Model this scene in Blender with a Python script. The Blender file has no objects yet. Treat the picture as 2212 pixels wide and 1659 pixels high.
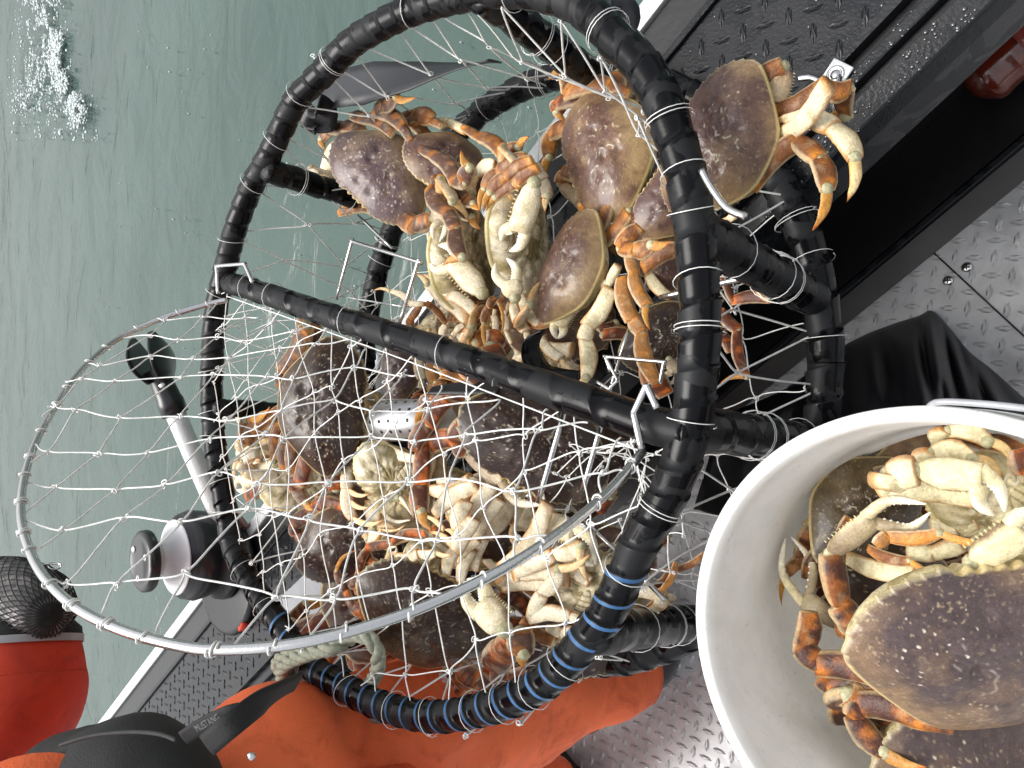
import bpy, math, random
import numpy as np
from mathutils import Vector

# ---------------------------------------------------------------- camera, sky, sun, exposure
FV = 1106/math.tan(math.radians(34.0)); TH = math.radians(43)
CR = np.array([math.cos(TH), 0, -math.sin(TH)]); CU = np.array([0, 1., 0]); CB = np.array([math.sin(TH), 0, math.cos(TH)])
CH = 1.3; CC = np.array([0, 0, CH])
S = bpy.context.scene
cam = bpy.data.objects.new('camera', bpy.data.cameras.new('camera'))
S.collection.objects.link(cam); S.camera = cam
cam.data.sensor_width = 36; cam.data.lens = 18/math.tan(math.radians(34.0))
cam.data.clip_start = 0.02; cam.data.clip_end = 2000
from mathutils import Matrix
cam.matrix_world = Matrix(((CR[0], CU[0], CB[0], 0), (CR[1], CU[1], CB[1], 0), (CR[2], CU[2], CB[2], CH), (0, 0, 0, 1)))
W = bpy.data.worlds.new('World'); S.world = W; W.use_nodes = True
nt = W.node_tree; bg = nt.nodes['Background']
sky = nt.nodes.new('ShaderNodeTexSky'); sky.sky_type = 'NISHITA'; sky.sun_disc = False
SUN_EL, SUN_AZ = math.radians(66), math.radians(195)      # azimuth of the sun, counter-clockwise from +X
sky.sun_elevation = SUN_EL; sky.sun_rotation = math.radians(90)-SUN_AZ
sky.dust_density = 6; sky.air_density = 1.5
hs = nt.nodes.new('ShaderNodeHueSaturation'); hs.inputs['Saturation'].default_value = 0.22
nt.links.new(sky.outputs[0], hs.inputs['Color']); nt.links.new(hs.outputs[0], bg.inputs['Color'])
bg.inputs['Strength'].default_value = 0.125
sd = bpy.data.lights.new('sun', 'SUN'); sun = bpy.data.objects.new('sun', sd); S.collection.objects.link(sun)
sd.energy = 1.5; sd.angle = math.radians(40); sd.color = (1, .97, .92)
sv = Vector((math.cos(SUN_EL)*math.cos(SUN_AZ), math.cos(SUN_EL)*math.sin(SUN_AZ), math.sin(SUN_EL)))
sun.rotation_euler = sv.to_track_quat('Z', 'Y').to_euler()
S.view_settings.view_transform = 'Standard'; S.view_settings.look = 'None'; S.view_settings.gamma = 1
S.view_settings.exposure = 0.80
S.render.engine = 'CYCLES'

# ---------------------------------------------------------------- helpers
rng = np.random.default_rng(11); random.seed(4)
def A(*v): return np.array(v, float)
def nrm(v): v = np.asarray(v, float); return v/(np.linalg.norm(v)+1e-12)
def ray(x, y): return (x-1106)/FV*CR-(y-829.5)/FV*CU-CB
def P(x, y, z): R = ray(x, y); return CC+R*(z-CH)/R[2]
def PL(x, y, p0, n): R = ray(x, y); return CC+R*(((p0-CC)@n)/(R@n))
def depth(p): return -((p-CC)@CB)
ZM = dict(Z1=(1100,200,1.8433), Z2=(2000,100,1.4747), Z3=(1400,900,1.4747), Z4=(800,1200,1.8433), Z5=(1100,1800,1.3012),
 Zb=(2700,1500,1.0886), Zr=(2500,0,1.4425), Zl=(0,1200,1.8433), Zbl=(0,2000,1.3825), Zt=(1000,0,1.3825), Za=(1000,300,2.212),
 Zc=(1500,1100,2.765), Zd=(1300,1900,2.765), Ze=(1900,1900,2.212), Zf=(1400,1200,2.4578), Zg=(800,600,2.4578), Zh=(2300,1300,1.8433),
 Zi=(2600,900,1.5447), Zj=(3000,1650,2.1434), V=(0,0,1/1.8228))
def Q(zk, pts):
    ox, oy, s = ZM[zk]; return [((ox+x/s)/1.8228, (oy+y/s)/1.8228) for x, y in pts]
_perm = rng.random((64, 64, 64))
def vnoise(p, sc):
    p = np.asarray(p, float)*sc+100.37; i = np.floor(p).astype(int); f = p-i; f = f*f*(3-2*f); r = 0
    for a in (0, 1):
        for b_ in (0, 1):
            for c in (0, 1):
                w = (f[..., 0] if a else 1-f[..., 0])*(f[..., 1] if b_ else 1-f[..., 1])*(f[..., 2] if c else 1-f[..., 2])
                r = r+w*_perm[(i[..., 0]+a) % 64, (i[..., 1]+b_) % 64, (i[..., 2]+c) % 64]
    return r
def fbm(p, sc): return (vnoise(p, sc)+.5*vnoise(p, sc*2.1)+.25*vnoise(p, sc*4.3))/1.75
def ss(a, b, x): t = np.clip((x-a)/(b-a), 0, 1); return t*t*(3-2*t)
def mix(a, b, t): t = np.asarray(t)[..., None]; return np.asarray(a)*(1-t)+np.asarray(b)*t
def hexc(h):
    c = [int(h[i:i+2], 16)/255 for i in (0, 2, 4)]
    return np.array([x/12.92 if x <= .04045 else ((x+.055)/1.055)**2.4 for x in c])
class MB:
    def __init__(s): s.v = []; s.f = []; s.c = []; s.m = []; s.n = 0
    def add(s, v, f, c=None, m=0):
        v = np.asarray(v, float).reshape(-1, 3); s.v.append(v)
        s.f += [tuple(int(k)+s.n for k in q) for q in f]; s.m += [m]*len(f) if np.isscalar(m) else list(m)
        s.c.append(np.broadcast_to(np.asarray(c if c is not None else (.5, .5, .5), float), (len(v), 3))); s.n += len(v)
    def grid(s, V, wrap=True, C=None, cap=True, m=0):
        n, k = V.shape[:2]; f = []
        for i in range(n-1):
            for j in range(k if wrap else k-1):
                j2 = (j+1) % k; f.append((i*k+j, i*k+j2, (i+1)*k+j2, (i+1)*k+j))
        if cap and wrap: f.append(tuple(range(k-1, -1, -1))); f.append(tuple((n-1)*k+j for j in range(k)))
        s.add(V.reshape(-1, 3), f, None if C is None else C.reshape(-1, 3), m)
    def build(s, name, mats, parent=None, origin=(0, 0, 0), smooth=True):
        me = bpy.data.meshes.new(name); o = np.asarray(origin, float)
        if s.v:
            V = np.concatenate(s.v)-o; me.from_pydata([tuple(q) for q in V], [], s.f)
            C = np.concatenate(s.c); ca = me.color_attributes.new('Col', 'FLOAT_COLOR', 'POINT')
            ca.data.foreach_set('color', np.c_[C, np.ones(len(C))].astype('f').ravel())
            me.polygons.foreach_set('material_index', s.m); me.polygons.foreach_set('use_smooth', [smooth]*len(s.f))
        for q in (mats if isinstance(mats, (list, tuple)) else [mats]): me.materials.append(q)
        me.update(); ob = bpy.data.objects.new(name, me); S.collection.objects.link(ob)
        if parent is not None: ob.parent = parent
        else: ob.location = o
        return ob
def tag(o, label=None, cat=None, group=None, kind=None):
    if label: o['label'] = label
    if cat: o['category'] = cat
    if group: o['group'] = group
    if kind: o['kind'] = kind
    return o
def thing(name, loc, label, cat, group=None):
    o = bpy.data.objects.new(name, None); S.collection.objects.link(o); o.location = tuple(loc); o.empty_display_size = .02
    return tag(o, label, cat, group)
def cat_rom(pts, n=8, closed=False):
    p = [np.asarray(q, float) for q in pts]; out = []
    N = len(p)
    if N == 2 and not closed: return np.array([p[0]+(p[1]-p[0])*t for t in np.linspace(0, 1, n+1)])
    for i in range(N if closed else N-1):
        if closed: a, b_, c, d = p[i-1], p[i], p[(i+1) % N], p[(i+2) % N]
        else: a, b_, c, d = p[max(i-1, 0)], p[i], p[i+1], p[min(i+2, N-1)]
        for t in np.arange(n)/n:
            out.append(.5*((2*b_)+(-a+c)*t+(2*a-5*b_+4*c-d)*t*t+(-a+3*b_-3*c+d)*t**3))
    if not closed: out.append(p[-1])
    return np.array(out)
def frames(C, closed=False):
    T = np.gradient(C, axis=0)
    if closed: T = np.roll(C, -1, 0)-np.roll(C, 1, 0)
    T /= np.linalg.norm(T, axis=1)[:, None]+1e-12
    a = A(0, 0, 1) if abs(T[0][2]) < .9 else A(1, 0, 0)
    N = [nrm(np.cross(T[0], a))]
    for i in range(1, len(C)): q = N[-1]-T[i]*(N[-1]@T[i]); N.append(nrm(q))
    N = np.array(N); return T, N, np.cross(T, N)
def tube(mb, C, r, sides=8, closed=False, col=None, m=0, cap=True):
    C = np.asarray(C, float); T, N, B = frames(C, closed); r = np.broadcast_to(np.asarray(r, float), (len(C),))
    if closed:  # spread closing twist
        T0 = T[0]; q = N[-1]-T0*(N[-1]@T0); q = nrm(q); an = math.atan2(q@B[0], q@N[0])
        al = -an*np.arange(len(C))/len(C); N, B = N*np.cos(al)[:, None]+B*np.sin(al)[:, None], B*np.cos(al)[:, None]-N*np.sin(al)[:, None]
    a = np.linspace(0, 2*math.pi, sides, endpoint=False)
    V = C[:, None]+r[:, None, None]*(N[:, None]*np.cos(a)[None, :, None]+B[:, None]*np.sin(a)[None, :, None])
    if closed: V = np.concatenate([V, V[:1]])
    Cc = None if col is None else np.broadcast_to(np.asarray(col, float), V.shape) if np.ndim(col) == 1 else np.broadcast_to(np.asarray(col)[:, None], V.shape)
    mb.grid(V, True, Cc, cap and not closed, m)
def lathe(mb, prof, org=(0, 0, 0), ax=(0, 0, 1), n=32, m=0, col=None):
    ax = nrm(ax); x = nrm(np.cross(ax, A(0, 1, 0) if abs(ax[1]) < .9 else A(1, 0, 0))); y = np.cross(ax, x); a = np.linspace(0, 2*math.pi, n, endpoint=False)
    V = np.array([[np.asarray(org)+ax*z+r*(x*math.cos(t)+y*math.sin(t)) for t in a] for r, z in prof]); mb.grid(V, True, None if col is None else np.broadcast_to(col, V.shape), True, m)
def box(mb, c, ex, ey, ez, m=0):
    c = np.asarray(c, float); V = [c+sx*ex+sy*ey+sz*ez for sx in (-1, 1) for sy in (-1, 1) for sz in (-1, 1)]
    mb.add(V, [(0, 1, 3, 2), (4, 6, 7, 5), (0, 4, 5, 1), (2, 3, 7, 6), (0, 2, 6, 4), (1, 5, 7, 3)], None, m)
def bevel(o, w=.003, seg=2):
    b_ = o.modifiers.new('bevel', 'BEVEL'); b_.width = w; b_.segments = seg; b_.limit_method = 'ANGLE'; return o

# ---------------------------------------------------------------- materials
def mat(name, col=(.5, .5, .5), rough=.5, metal=0, coat=0, nscale=40, nvar=.0, bump=0, bscale=200, usecol=False, patch=None, spec=.5, trans=0, bdist=.001, sss=0, specks=()):
    m = bpy.data.materials.new(name); m.use_nodes = True; t = m.node_tree; L = t.links.new; p = t.nodes['Principled BSDF']
    p.inputs['Roughness'].default_value = rough; p.inputs['Metallic'].default_value = metal; p.inputs['Coat Weight'].default_value = coat
    p.inputs['Coat Roughness'].default_value = .12; p.inputs['Specular IOR Level'].default_value = spec; p.inputs['Transmission Weight'].default_value = trans
    tc = t.nodes.new('ShaderNodeTexCoord')
    if usecol: src = t.nodes.new('ShaderNodeVertexColor'); src.layer_name = 'Col'; src = src.outputs[0]
    else: src = t.nodes.new('ShaderNodeRGB'); src.outputs[0].default_value = (*col, 1); src = src.outputs[0]
    if nvar:
        n = t.nodes.new('ShaderNodeTexNoise'); n.inputs['Scale'].default_value = nscale; n.inputs['Detail'].default_value = 6; n.inputs['Roughness'].default_value = .65
        L(tc.outputs['Object'], n.inputs['Vector'])
        mr = t.nodes.new('ShaderNodeMapRange'); mr.inputs[1].default_value = .3; mr.inputs[2].default_value = .7; mr.inputs[3].default_value = 1-nvar; mr.inputs[4].default_value = 1+nvar
        L(n.outputs[0], mr.inputs[0]); vm = t.nodes.new('ShaderNodeVectorMath'); vm.operation = 'SCALE'
        L(src, vm.inputs[0]); L(mr.outputs[0], vm.inputs['Scale']); src = vm.outputs[0]
    for sc_, lo, hi, cc_, am in specks:      # scuffs, grime and stains
        n = t.nodes.new('ShaderNodeTexNoise'); n.inputs['Scale'].default_value = sc_; n.inputs['Detail'].default_value = 7; n.inputs['Roughness'].default_value = .7; n.inputs['Distortion'].default_value = .8
        L(tc.outputs['Object'], n.inputs['Vector']); mr = t.nodes.new('ShaderNodeMapRange'); mr.inputs[1].default_value = lo; mr.inputs[2].default_value = hi; mr.inputs[4].default_value = am
        L(n.outputs[0], mr.inputs[0]); mx = t.nodes.new('ShaderNodeMix'); mx.data_type = 'RGBA'; L(mr.outputs[0], mx.inputs[0]); L(src, mx.inputs[6]); mx.inputs[7].default_value = (*cc_, 1); src = mx.outputs[2]
    L(src, p.inputs['Base Color'])
    if sss: p.inputs['Subsurface Weight'].default_value = sss; p.inputs['Subsurface Radius'].default_value = (.01, .007, .004); p.inputs['Subsurface Scale'].default_value = .3
    if bump:
        n = t.nodes.new('ShaderNodeTexNoise'); n.inputs['Scale'].default_value = bscale; n.inputs['Detail'].default_value = 5
        L(tc.outputs['Object'], n.inputs['Vector']); b_ = t.nodes.new('ShaderNodeBump'); b_.inputs['Strength'].default_value = bump; b_.inputs['Distance'].default_value = bdist
        L(n.outputs[0], b_.inputs['Height']); L(b_.outputs[0], p.inputs['Normal'])
    if patch:   # (scale, low rough, high rough): wet and half dry patches
        n = t.nodes.new('ShaderNodeTexNoise'); n.inputs['Scale'].default_value = patch[0]; n.inputs['Detail'].default_value = 3; n.inputs['Distortion'].default_value = .6
        L(tc.outputs['Object'], n.inputs['Vector']); mr = t.nodes.new('ShaderNodeMapRange'); mr.inputs[1].default_value = .49; mr.inputs[2].default_value = .53
        mr.inputs[3].default_value = patch[1]; mr.inputs[4].default_value = patch[2]; L(n.outputs[0], mr.inputs[0]); L(mr.outputs[0], p.inputs['Roughness'])
        if len(patch) > 3:
            mx = t.nodes.new('ShaderNodeMix'); mx.data_type = 'RGBA'; m2 = t.nodes.new('ShaderNodeMapRange'); m2.inputs[1].default_value = .49; m2.inputs[2].default_value = .53
            L(n.outputs[0], m2.inputs[0]); L(m2.outputs[0], mx.inputs[0]); mx.inputs[6].default_value = (*patch[3], 1); mx.inputs[7].default_value = (*patch[4], 1); L(mx.outputs[2], p.inputs['Base Color'])
    return m
M = {}
M['crab'] = mat('crab_shell', rough=.38, coat=.06, usecol=True, spec=.3, nscale=380, nvar=.24, bump=.8, bscale=520, bdist=.0011)
M['carapace'] = mat('crab_carapace', rough=.36, coat=.22, spec=.35, usecol=True, nscale=700, nvar=.28, bump=.5, bscale=1200, bdist=.0005)
M['tape'] = mat('wet_black_rubber', (.012, .0125, .014), .25, coat=.0, spec=.22, bump=.14, bscale=60, bdist=.002, patch=(30, .2, .48, (.002, .002, .003), (.013, .0135, .015)))
M['tape_blue'] = mat('blue_tape_edge', (.035, .12, .27), .45, nvar=.3, nscale=80)
M['steel'] = mat('stainless_wire', (.62, .62, .62), .22, metal=1, bump=.2, bscale=300)
M['net'] = mat('net_wire', (.78, .78, .76), .42, metal=.1, nvar=.2, nscale=90)
M['black'] = mat('black_plastic', (.014, .014, .016), .32, coat=.2, bump=.1, bscale=300)
M['gunwale'] = mat('wet_black_paint', (.009, .010, .0125), .3, spec=.32, bump=.4, bscale=260, bdist=.001, patch=(22, .2, .4), nvar=.2)
M['hull'] = mat('dark_hull_side', (.006, .006, .007), .35, bump=.3, bscale=90, nvar=.3)
M['alum'] = mat('bare_aluminium', (.62, .63, .64), .42, metal=.6, nvar=.12, nscale=50, bump=.3, bscale=400)
M['floor'] = mat('diamond_plate', (.46, .465, .475), .46, metal=.2, nvar=.14, nscale=9, bump=.3, bscale=500, bdist=.0006, patch=(6, .25, .5), specks=((11, .5, .66, (.28, .28, .285), .6), (120, .63, .72, (.12, .11, .10), .6)))
M['orange'] = mat('orange_oilskin', (.88, .17, .06), .66, nvar=.16, nscale=9, bump=.6, bscale=300, bdist=.001, spec=.25, specks=((14, .5, .68, (.42, .05, .02), .5), (60, .62, .72, (.95, .35, .2), .3)))
M['red'] = mat('red_orange_sleeve', (.60, .045, .015), .75, nvar=.12, nscale=12, bump=.3, bscale=500, specks=((16, .48, .66, (.30, .02, .008), .5),))
M['cloth'] = mat('black_wet_cloth', (.008, .008, .010), .42, coat=.03, bump=.6, bscale=500, bdist=.0008)
M['fabric'] = mat('black_webbing', (.012, .012, .013), .75, bump=.6, bscale=500)
M['bucket'] = mat('white_bucket_plastic', (.82, .815, .80),   .42, nvar=.05, nscale=45, bump=.3, bscale=90, sss=.15, specks=((150, .60, .70, (.30, .28, .25), .45), (9, .5, .75, (.50, .48, .43), .35)))
M['rope'] = mat('weathered_rope', (.30, .31, .24), .8, nvar=.35, nscale=160, bump=.8, bscale=900, bdist=.001)
M['wrope'] = mat('white_rope', (.62, .62, .60), .75, nvar=.2, nscale=160, bump=.7, bscale=900)
M['grey'] = mat('grey_pulley_plastic', (.76, .76, .78), .35, bump=.1)
M['bottle'] = mat('reddish_bottle', (.13, .018, .007), .12, coat=1, nvar=.35, nscale=25, bump=.3, bscale=60, bdist=.002)
M['skin'] = mat('skin', (.5, .3, .22), .5, sss=.1)
M['eye'] = mat('crab_eye', (.01, .01, .012), .08)
M['panel'] = mat('scuffed_grey_plastic', (.33, .34, .36), .25, nvar=.15, nscale=20, coat=.4)
M['brown'] = mat('brown_band', (.16, .10, .09), .35)
M['text'] = mat('grey_print', (.16, .165, .17), .7)
M['chalk'] = mat('scratched_rubber', (.22, .24, .25), .7)
M['foam'] = mat('water_foam', (.62, .68, .68), .35, nvar=.15, nscale=90)

# ---------------------------------------------------------------- water, foam
def make_water():
    m = bpy.data.materials.new('green_sea_water'); m.use_nodes = True; t = m.node_tree; L = t.links.new; p = t.nodes['Principled BSDF']
    tc = t.nodes.new('ShaderNodeTexCoord'); n0 = t.nodes.new('ShaderNodeTexNoise'); n0.inputs['Scale'].default_value = .9; n0.inputs['Detail'].default_value = 5
    L(tc.outputs['Object'], n0.inputs['Vector']); cr = t.nodes.new('ShaderNodeValToRGB')
    cr.color_ramp.elements[0].position = .3; cr.color_ramp.elements[0].color = (.026, .054, .044, 1); cr.color_ramp.elements[1].position = .75; cr.color_ramp.elements[1].color = (.046, .084, .070, 1)
    L(n0.outputs[0], cr.inputs[0]); L(cr.outputs[0], p.inputs['Base Color']); p.inputs['Roughness'].default_value = .16; p.inputs['Specular IOR Level'].default_value = .5
    n1 = t.nodes.new('ShaderNodeTexNoise'); n1.inputs['Scale'].default_value = 5; n1.inputs['Detail'].default_value = 6; n1.inputs['Distortion'].default_value = .7
    n2 = t.nodes.new('ShaderNodeTexNoise'); n2.inputs['Scale'].default_value = 40; n2.inputs['Detail'].default_value = 4
    mp = t.nodes.new('ShaderNodeMapping'); mp.inputs['Scale'].default_value = (1, .55, 1); mp.inputs['Rotation'].default_value = (0, 0, .5); L(tc.outputs['Object'], mp.inputs['Vector'])
    L(mp.outputs[0], n1.inputs['Vector']); L(mp.outputs[0], n2.inputs['Vector'])
    ad = t.nodes.new('ShaderNodeMath'); ad.operation = 'MULTIPLY_ADD'; ad.inputs[1].default_value = .05; L(n2.outputs[0], ad.inputs[0]); L(n1.outputs[0], ad.inputs[2])
    b_ = t.nodes.new('ShaderNodeBump'); b_.inputs['Strength'].default_value = .5; b_.inputs['Distance'].default_value = .04; L(ad.outputs[0], b_.inputs['Height']); L(b_.outputs[0], p.inputs['Normal'])
    mb = MB(); xs = np.concatenate([[-900, -60, -20], np.linspace(-9, 1, 120), [20, 900]]); ys = np.concatenate([[-900, -40], np.linspace(-6, 6, 130), [40, 900]])
    X, Y = np.meshgrid(xs, ys, indexing='ij'); p3 = np.stack([X, Y, X*0], -1)
    near = (np.abs(X+4) < 5.2)*(np.abs(Y) < 6.2)
    Zz = -.12+near*(.05*(fbm(p3, .9)-.5)+.02*(vnoise(p3, 3)-.5)); mb.grid(np.stack([X, Y, Zz], -1), False)
    tag(mb.build('water', m), kind='structure')
make_water()
def foam():
    mb = MB(); 
    for k in range(4200):
        a = rng.random(); b2 = rng.random()
        if b2 < .47: u, v = 45+60*a+rng.normal(0, 14), 250*rng.random()-10; u += (250-v)*.10-10
        elif b2 < .93: t = rng.random(); u, v = 100+60*t+rng.normal(0, 11)+8*math.sin(t*9), 50+210*t+rng.normal(0, 12)
        else: u, v = rng.uniform(20, 215), rng.uniform(225, 305)
        r = rng.uniform(.0015, .0065)*(1 if rng.random() < .93 else 2); c = P(u, v, -.105+.015*rng.random()); c = c if vnoise(c, 16) > .42 else c*0-A(0, 0, 2)
        a8 = np.linspace(0, 2*math.pi, 6, endpoint=False)+rng.random()
        V = np.array([[c+r*A(math.cos(x)*q, math.sin(x)*q*1.2, h) for x in a8] for q, h in ((1, -.6), (.95, .2), (.5, .6), (.05, .75))]); mb.grid(V)
    for k in range(60):
        c = P(rng.uniform(150, 1150), rng.uniform(0, 900), -.09); r = rng.uniform(.001, .0035)
        lathe(mb, [(r, -.01), (r, .0), (r*.5, r)], c, n=6)
    tag(mb.build('foam', M['foam']), kind='stuff', label='patch of white churned foam and drops on the green water', cat='foam')
foam()

# ---------------------------------------------------------------- boat
BT = A(math.cos(math.radians(38)), math.sin(math.radians(38)), 0); BN = A(BT[1], -BT[0], 0); UZ = A(0, 0, 1)
def BP(n, t, z): return BN*n+BT*t+UZ*z
ZG = .47
boat = thing('fishing_boat', BP(-.2, 0, 0), 'black painted aluminium fishing boat with diamond plate gunwale and grey deck', 'boat')
bo = np.array(boat.location)
def extr(name, prof, m, t0=-5, t1=3.5, closed=True, bev=0):
    mb = MB(); V = np.array([[BP(n, t, z) for n, z in prof] for t in (t0, t1)]); mb.grid(V, closed, None, closed)
    o = mb.build(name, m, boat, bo, smooth=False)
    if bev: bevel(o, bev)
    return o
def lugs(mb, n0, n1, t0, t1, z, pitch, L_, w, h, ang0=0, skip=None):
    a1 = math.radians(-7+ang0); e1 = A(math.cos(a1), math.sin(a1), 0); e2 = A(-e1[1], e1[0], 0)
    K = int(6/pitch); c0 = BP((n0+n1)/2, (t0+t1)/2, 0)
    for i in range(-K, K):
        for j in range(-K, K):
            c = c0+(e1*i+e2*j)*pitch; n = c@BN; t = c@BT
            if not (n0 < n < n1 and t0 < t < t1): continue
            d, e = (e1, e2) if (i+j) % 2 == 0 else (e2, e1)
            V = [c+UZ*(z-.0005)-d*L_/2, c+UZ*(z-.0005)+e*w/2, c+UZ*(z-.0005)+d*L_/2, c+UZ*(z-.0005)-e*w/2,
                 c+UZ*(z+h)-d*L_*.3, c+UZ*(z+h)+e*w*.16, c+UZ*(z+h)+d*L_*.3, c+UZ*(z+h)-e*w*.16,
                 c+UZ*(z+h*.6)+(e*w*.36+d*L_*.22), c+UZ*(z+h*.6)+(e*w*.36-d*L_*.22), c+UZ*(z+h*.6)-(e*w*.36+d*L_*.22), c+UZ*(z+h*.6)-(e*w*.36-d*L_*.22)]
            mb.add(V, [(0, 11, 10, 3), (0, 9, 1), (0, 4, 5, 9), (1, 9, 5), (1, 5, 8), (1, 8, 2), (2, 8, 5, 6), (3, 10, 7), (3, 7, 11), (3, 11, 2), (2, 11, 7, 6), (0, 10, 7, 4), (4, 7, 6, 5)])
extr('hull_side', [(-.715, ZG-.02), (-.70, ZG-.03), (-.62, -.5), (-.64, -.5)], M['hull'])
extr('edge_trim', [(-.722, ZG-.03), (-.722, ZG+.004), (-.694, ZG+.004), (-.694, ZG-.03)], M['alum'], bev=.003)
extr('border_strip', [(-.6925, ZG-.03), (-.6925, ZG-.004), (-.640, ZG-.004), (-.640, ZG-.03)], M['hull'])
extr('border_lip', [(-.6395, ZG-.03), (-.6395, ZG+.006), (-.630, ZG+.006), (-.630, ZG-.03)], M['gunwale'], bev=.002)
mb = MB(); V = np.array([[BP(n, t, z) for n, z in ((-.6295, ZG-.03), (-.6295, ZG), (-.450, ZG), (-.450, ZG-.03))] for t in (-5, 3.5)]); mb.grid(V)
lugs(mb, -.62, -.462, -2.6, 1.2, ZG, .027, .027, .0085, .0016, ang0=8)
mb.build('gunwale_plate', M['gunwale'], boat, bo, smooth=False)
extr('groove', [(-.4495, ZG-.035), (-.4495, ZG-.015), (-.435, ZG-.015), (-.435, ZG-.035)], M['hull'])
extr('rail', [(-.4345, ZG-.03), (-.4345, ZG+.003), (-.419, ZG+.003), (-.419, ZG-.03)], M['gunwale'], bev=.003)
extr('inner_groove', [(-.4185, ZG-.035), (-.4185, ZG-.010), (-.409, ZG-.010), (-.409, ZG-.035)], M['hull'])
extr('cap_rail', [(-.4085, ZG-.04), (-.4085, ZG+.004), (-.380, ZG-.003), (-.376, ZG-.03), (-.376, ZG-.09), (-.4085, ZG-.09)], M['gunwale'], bev=.003)
extr('inner_wall', [(-.53, ZG-.04), (-.51, ZG-.04), (-.51, .0), (-.53, .0)], M['hull'])
extr('side_ledge', [(-.5095, .02), (-.405, .02), (-.403, .0), (-.5095, .0)], M['hull'])
extr('ledge_trim', [(-.4025, .0), (-.4025, .024), (-.392, .024), (-.392, .0)], M['gunwale'], bev=.002)
extr('kick_plate', [(-.3915, .0), (-.3915, .012), (-.357, .004), (-.357, .0)], M['hull'])
# deck
mb = MB(); mb.grid(np.array([[BP(n, t, z) for n, z in ((-.46, -.04), (-.46, -.001), (1.6, -.001), (1.6, -.04))] for t in (-5, 3.5)]))
lugs(mb, -.35, .3, -1.8, .6, -.001, .0255, .029, .0096, .0026)
tag(mb.build('deck_floor', M['floor'], smooth=False), kind='structure')
seam = [P(*q, .0012) for q in Q('Zi', [(1655, 140), (2212, 655)])]
mb = MB(); tube(mb, seam, .0012, 4); mb.build('deck_seam', M['hull'], boat, bo)
for q in Q('Zi', [(1865, 235), (1750, 318)]):
    mb = MB(); c = P(*q, .001); lathe(mb, [(.0075, 0), (.0075, .0015), (.004, .0022), (.001, .0022)], c, n=20); o = mb.build('deck_screw', M['steel'], boat, bo)
    m2 = MB(); box(m2, c+UZ*.0022, A(.0045, 0, 0), A(0, .0009, 0), UZ*.0004); box(m2, c+UZ*.0023, A(.0009, 0, 0), A(0, .0045, 0), UZ*.0004); m2.build('screw_slot', M['hull'], o, bo)

# ---------------------------------------------------------------- crab pot frame
Z1, Z0 = .77, .5
ring1 = [(894,20),(842,44),(765,89),(723,131),(680,175),(636,222),(600,298),(572,354),(548,395),(528,440),(510,490),(499,530),(487,580),(472,642),(463,700),(459,780),(458,867),(464,956),(476,1030),(488,1095),(500,1170),(528,1235),(556,1280),(595,1335),(636,1395),(682,1446),(734,1478),(794,1512),(870,1538),(941,1548),(1025,1536),(1109,1510),(1194,1460),(1248,1401),(1303,1337),(1341,1262),(1383,1169),(1421,1106),(1455,1040),(1485,951),(1500,862),(1509,773),(1512,690),(1510,613),(1499,483),(1480,371),(1454,285),(1425,204),(1380,133),(1328,85),(1285,40),(1223,0),(1110,-22),(990,-8)]
R1 = cat_rom([P(u, v, Z1) for u, v in ring1], 6, True)
PC = A(-.70, .022, 0)
R2 = np.array([PC+A(.40*math.cos(a), .40*math.sin(a), Z0) for a in np.linspace(0, 2*math.pi, 120, endpoint=False)])
pot = thing('crab_pot', A(-.70, .022, Z0-.02), 'round crab pot of black wrapped tube with its net lid open, full of crabs', 'crab pot')
po = np.array(pot.location)
TIES = []
def wrapped(name, C, r, pitch=.03, ridge=.10, closed=False, blue=None, seed=0, tiesp=0, wob=.0):
    C = np.asarray(C, float); seg = np.linalg.norm(np.diff(np.vstack([C, C[:1]]) if closed else C, axis=0), axis=1)
    s = np.concatenate([[0], np.cumsum(seg)]); L_ = s[-1]
    if closed: C = np.vstack([C, C[:1]])
    T, N, B = frames(C); ns = 22; fr = [0, .3, .62, .78, .92, .985]; K = len(fr); turns = int(L_/pitch)+2; rs = np.random.default_rng(seed)
    jit = rs.normal(0, .07, turns+3); jr = rs.normal(0, .012, turns+3)
    V = []; H = []
    for i in range(turns*K):
        k = i//K; f = fr[i % K]
        for j in range(ns):
            h = k+f+j/ns-1; kk = int(max(0, min(turns+1, math.floor(k)))); hh = h+jit[kk]*(1-f)*(.6)+jit[kk+1]*f*.6
            q = min(max(hh*pitch, 0), L_); H.append((q, f))
            c = np.array([np.interp(q, s, C[:, d]) for d in range(3)]); n_ = nrm([np.interp(q, s, N[:, d]) for d in range(3)]); b_ = nrm([np.interp(q, s, B[:, d]) for d in range(3)])
            a = 2*math.pi*j/ns; rr = r*(1+ridge*(f-.5)+(jr[kk] if f < .98 else jr[kk])+wob*math.sin(q*90+a))
            V.append(c+rr*(n_*math.cos(a)+b_*math.sin(a)))
    faces = []; mi = []; n = turns*K
    for i in range(n-1):
        for j in range(ns):
            if j < ns-1: q = (i*ns+j, i*ns+j+1, (i+1)*ns+j+1, (i+1)*ns+j)
            else:
                if i+K+1 >= n: continue
                q = (i*ns+j, (i+K)*ns, (i+K+1)*ns, (i+1)*ns+j)
            faces.append(q); u_ = H[q[0]][0]/L_
            mi.append(1 if blue and (i % K) in (3,) and any(a <= u_ <= b2 for a, b2 in blue) else 0)
    mb = MB(); mb.add(V, faces, None, mi)
    if not closed:
        for e_ in (0, -1):
            lathe(mb, [(r*math.cos(q_)*1.02+1e-5, r*.5*math.sin(q_)) for q_ in np.linspace(0, math.pi/2, 5)], C[e_], T[e_]*(1 if e_ else -1), 20)
    return mb.build(name, [M['tape'], M['tape_blue']], pot, po)
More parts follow.
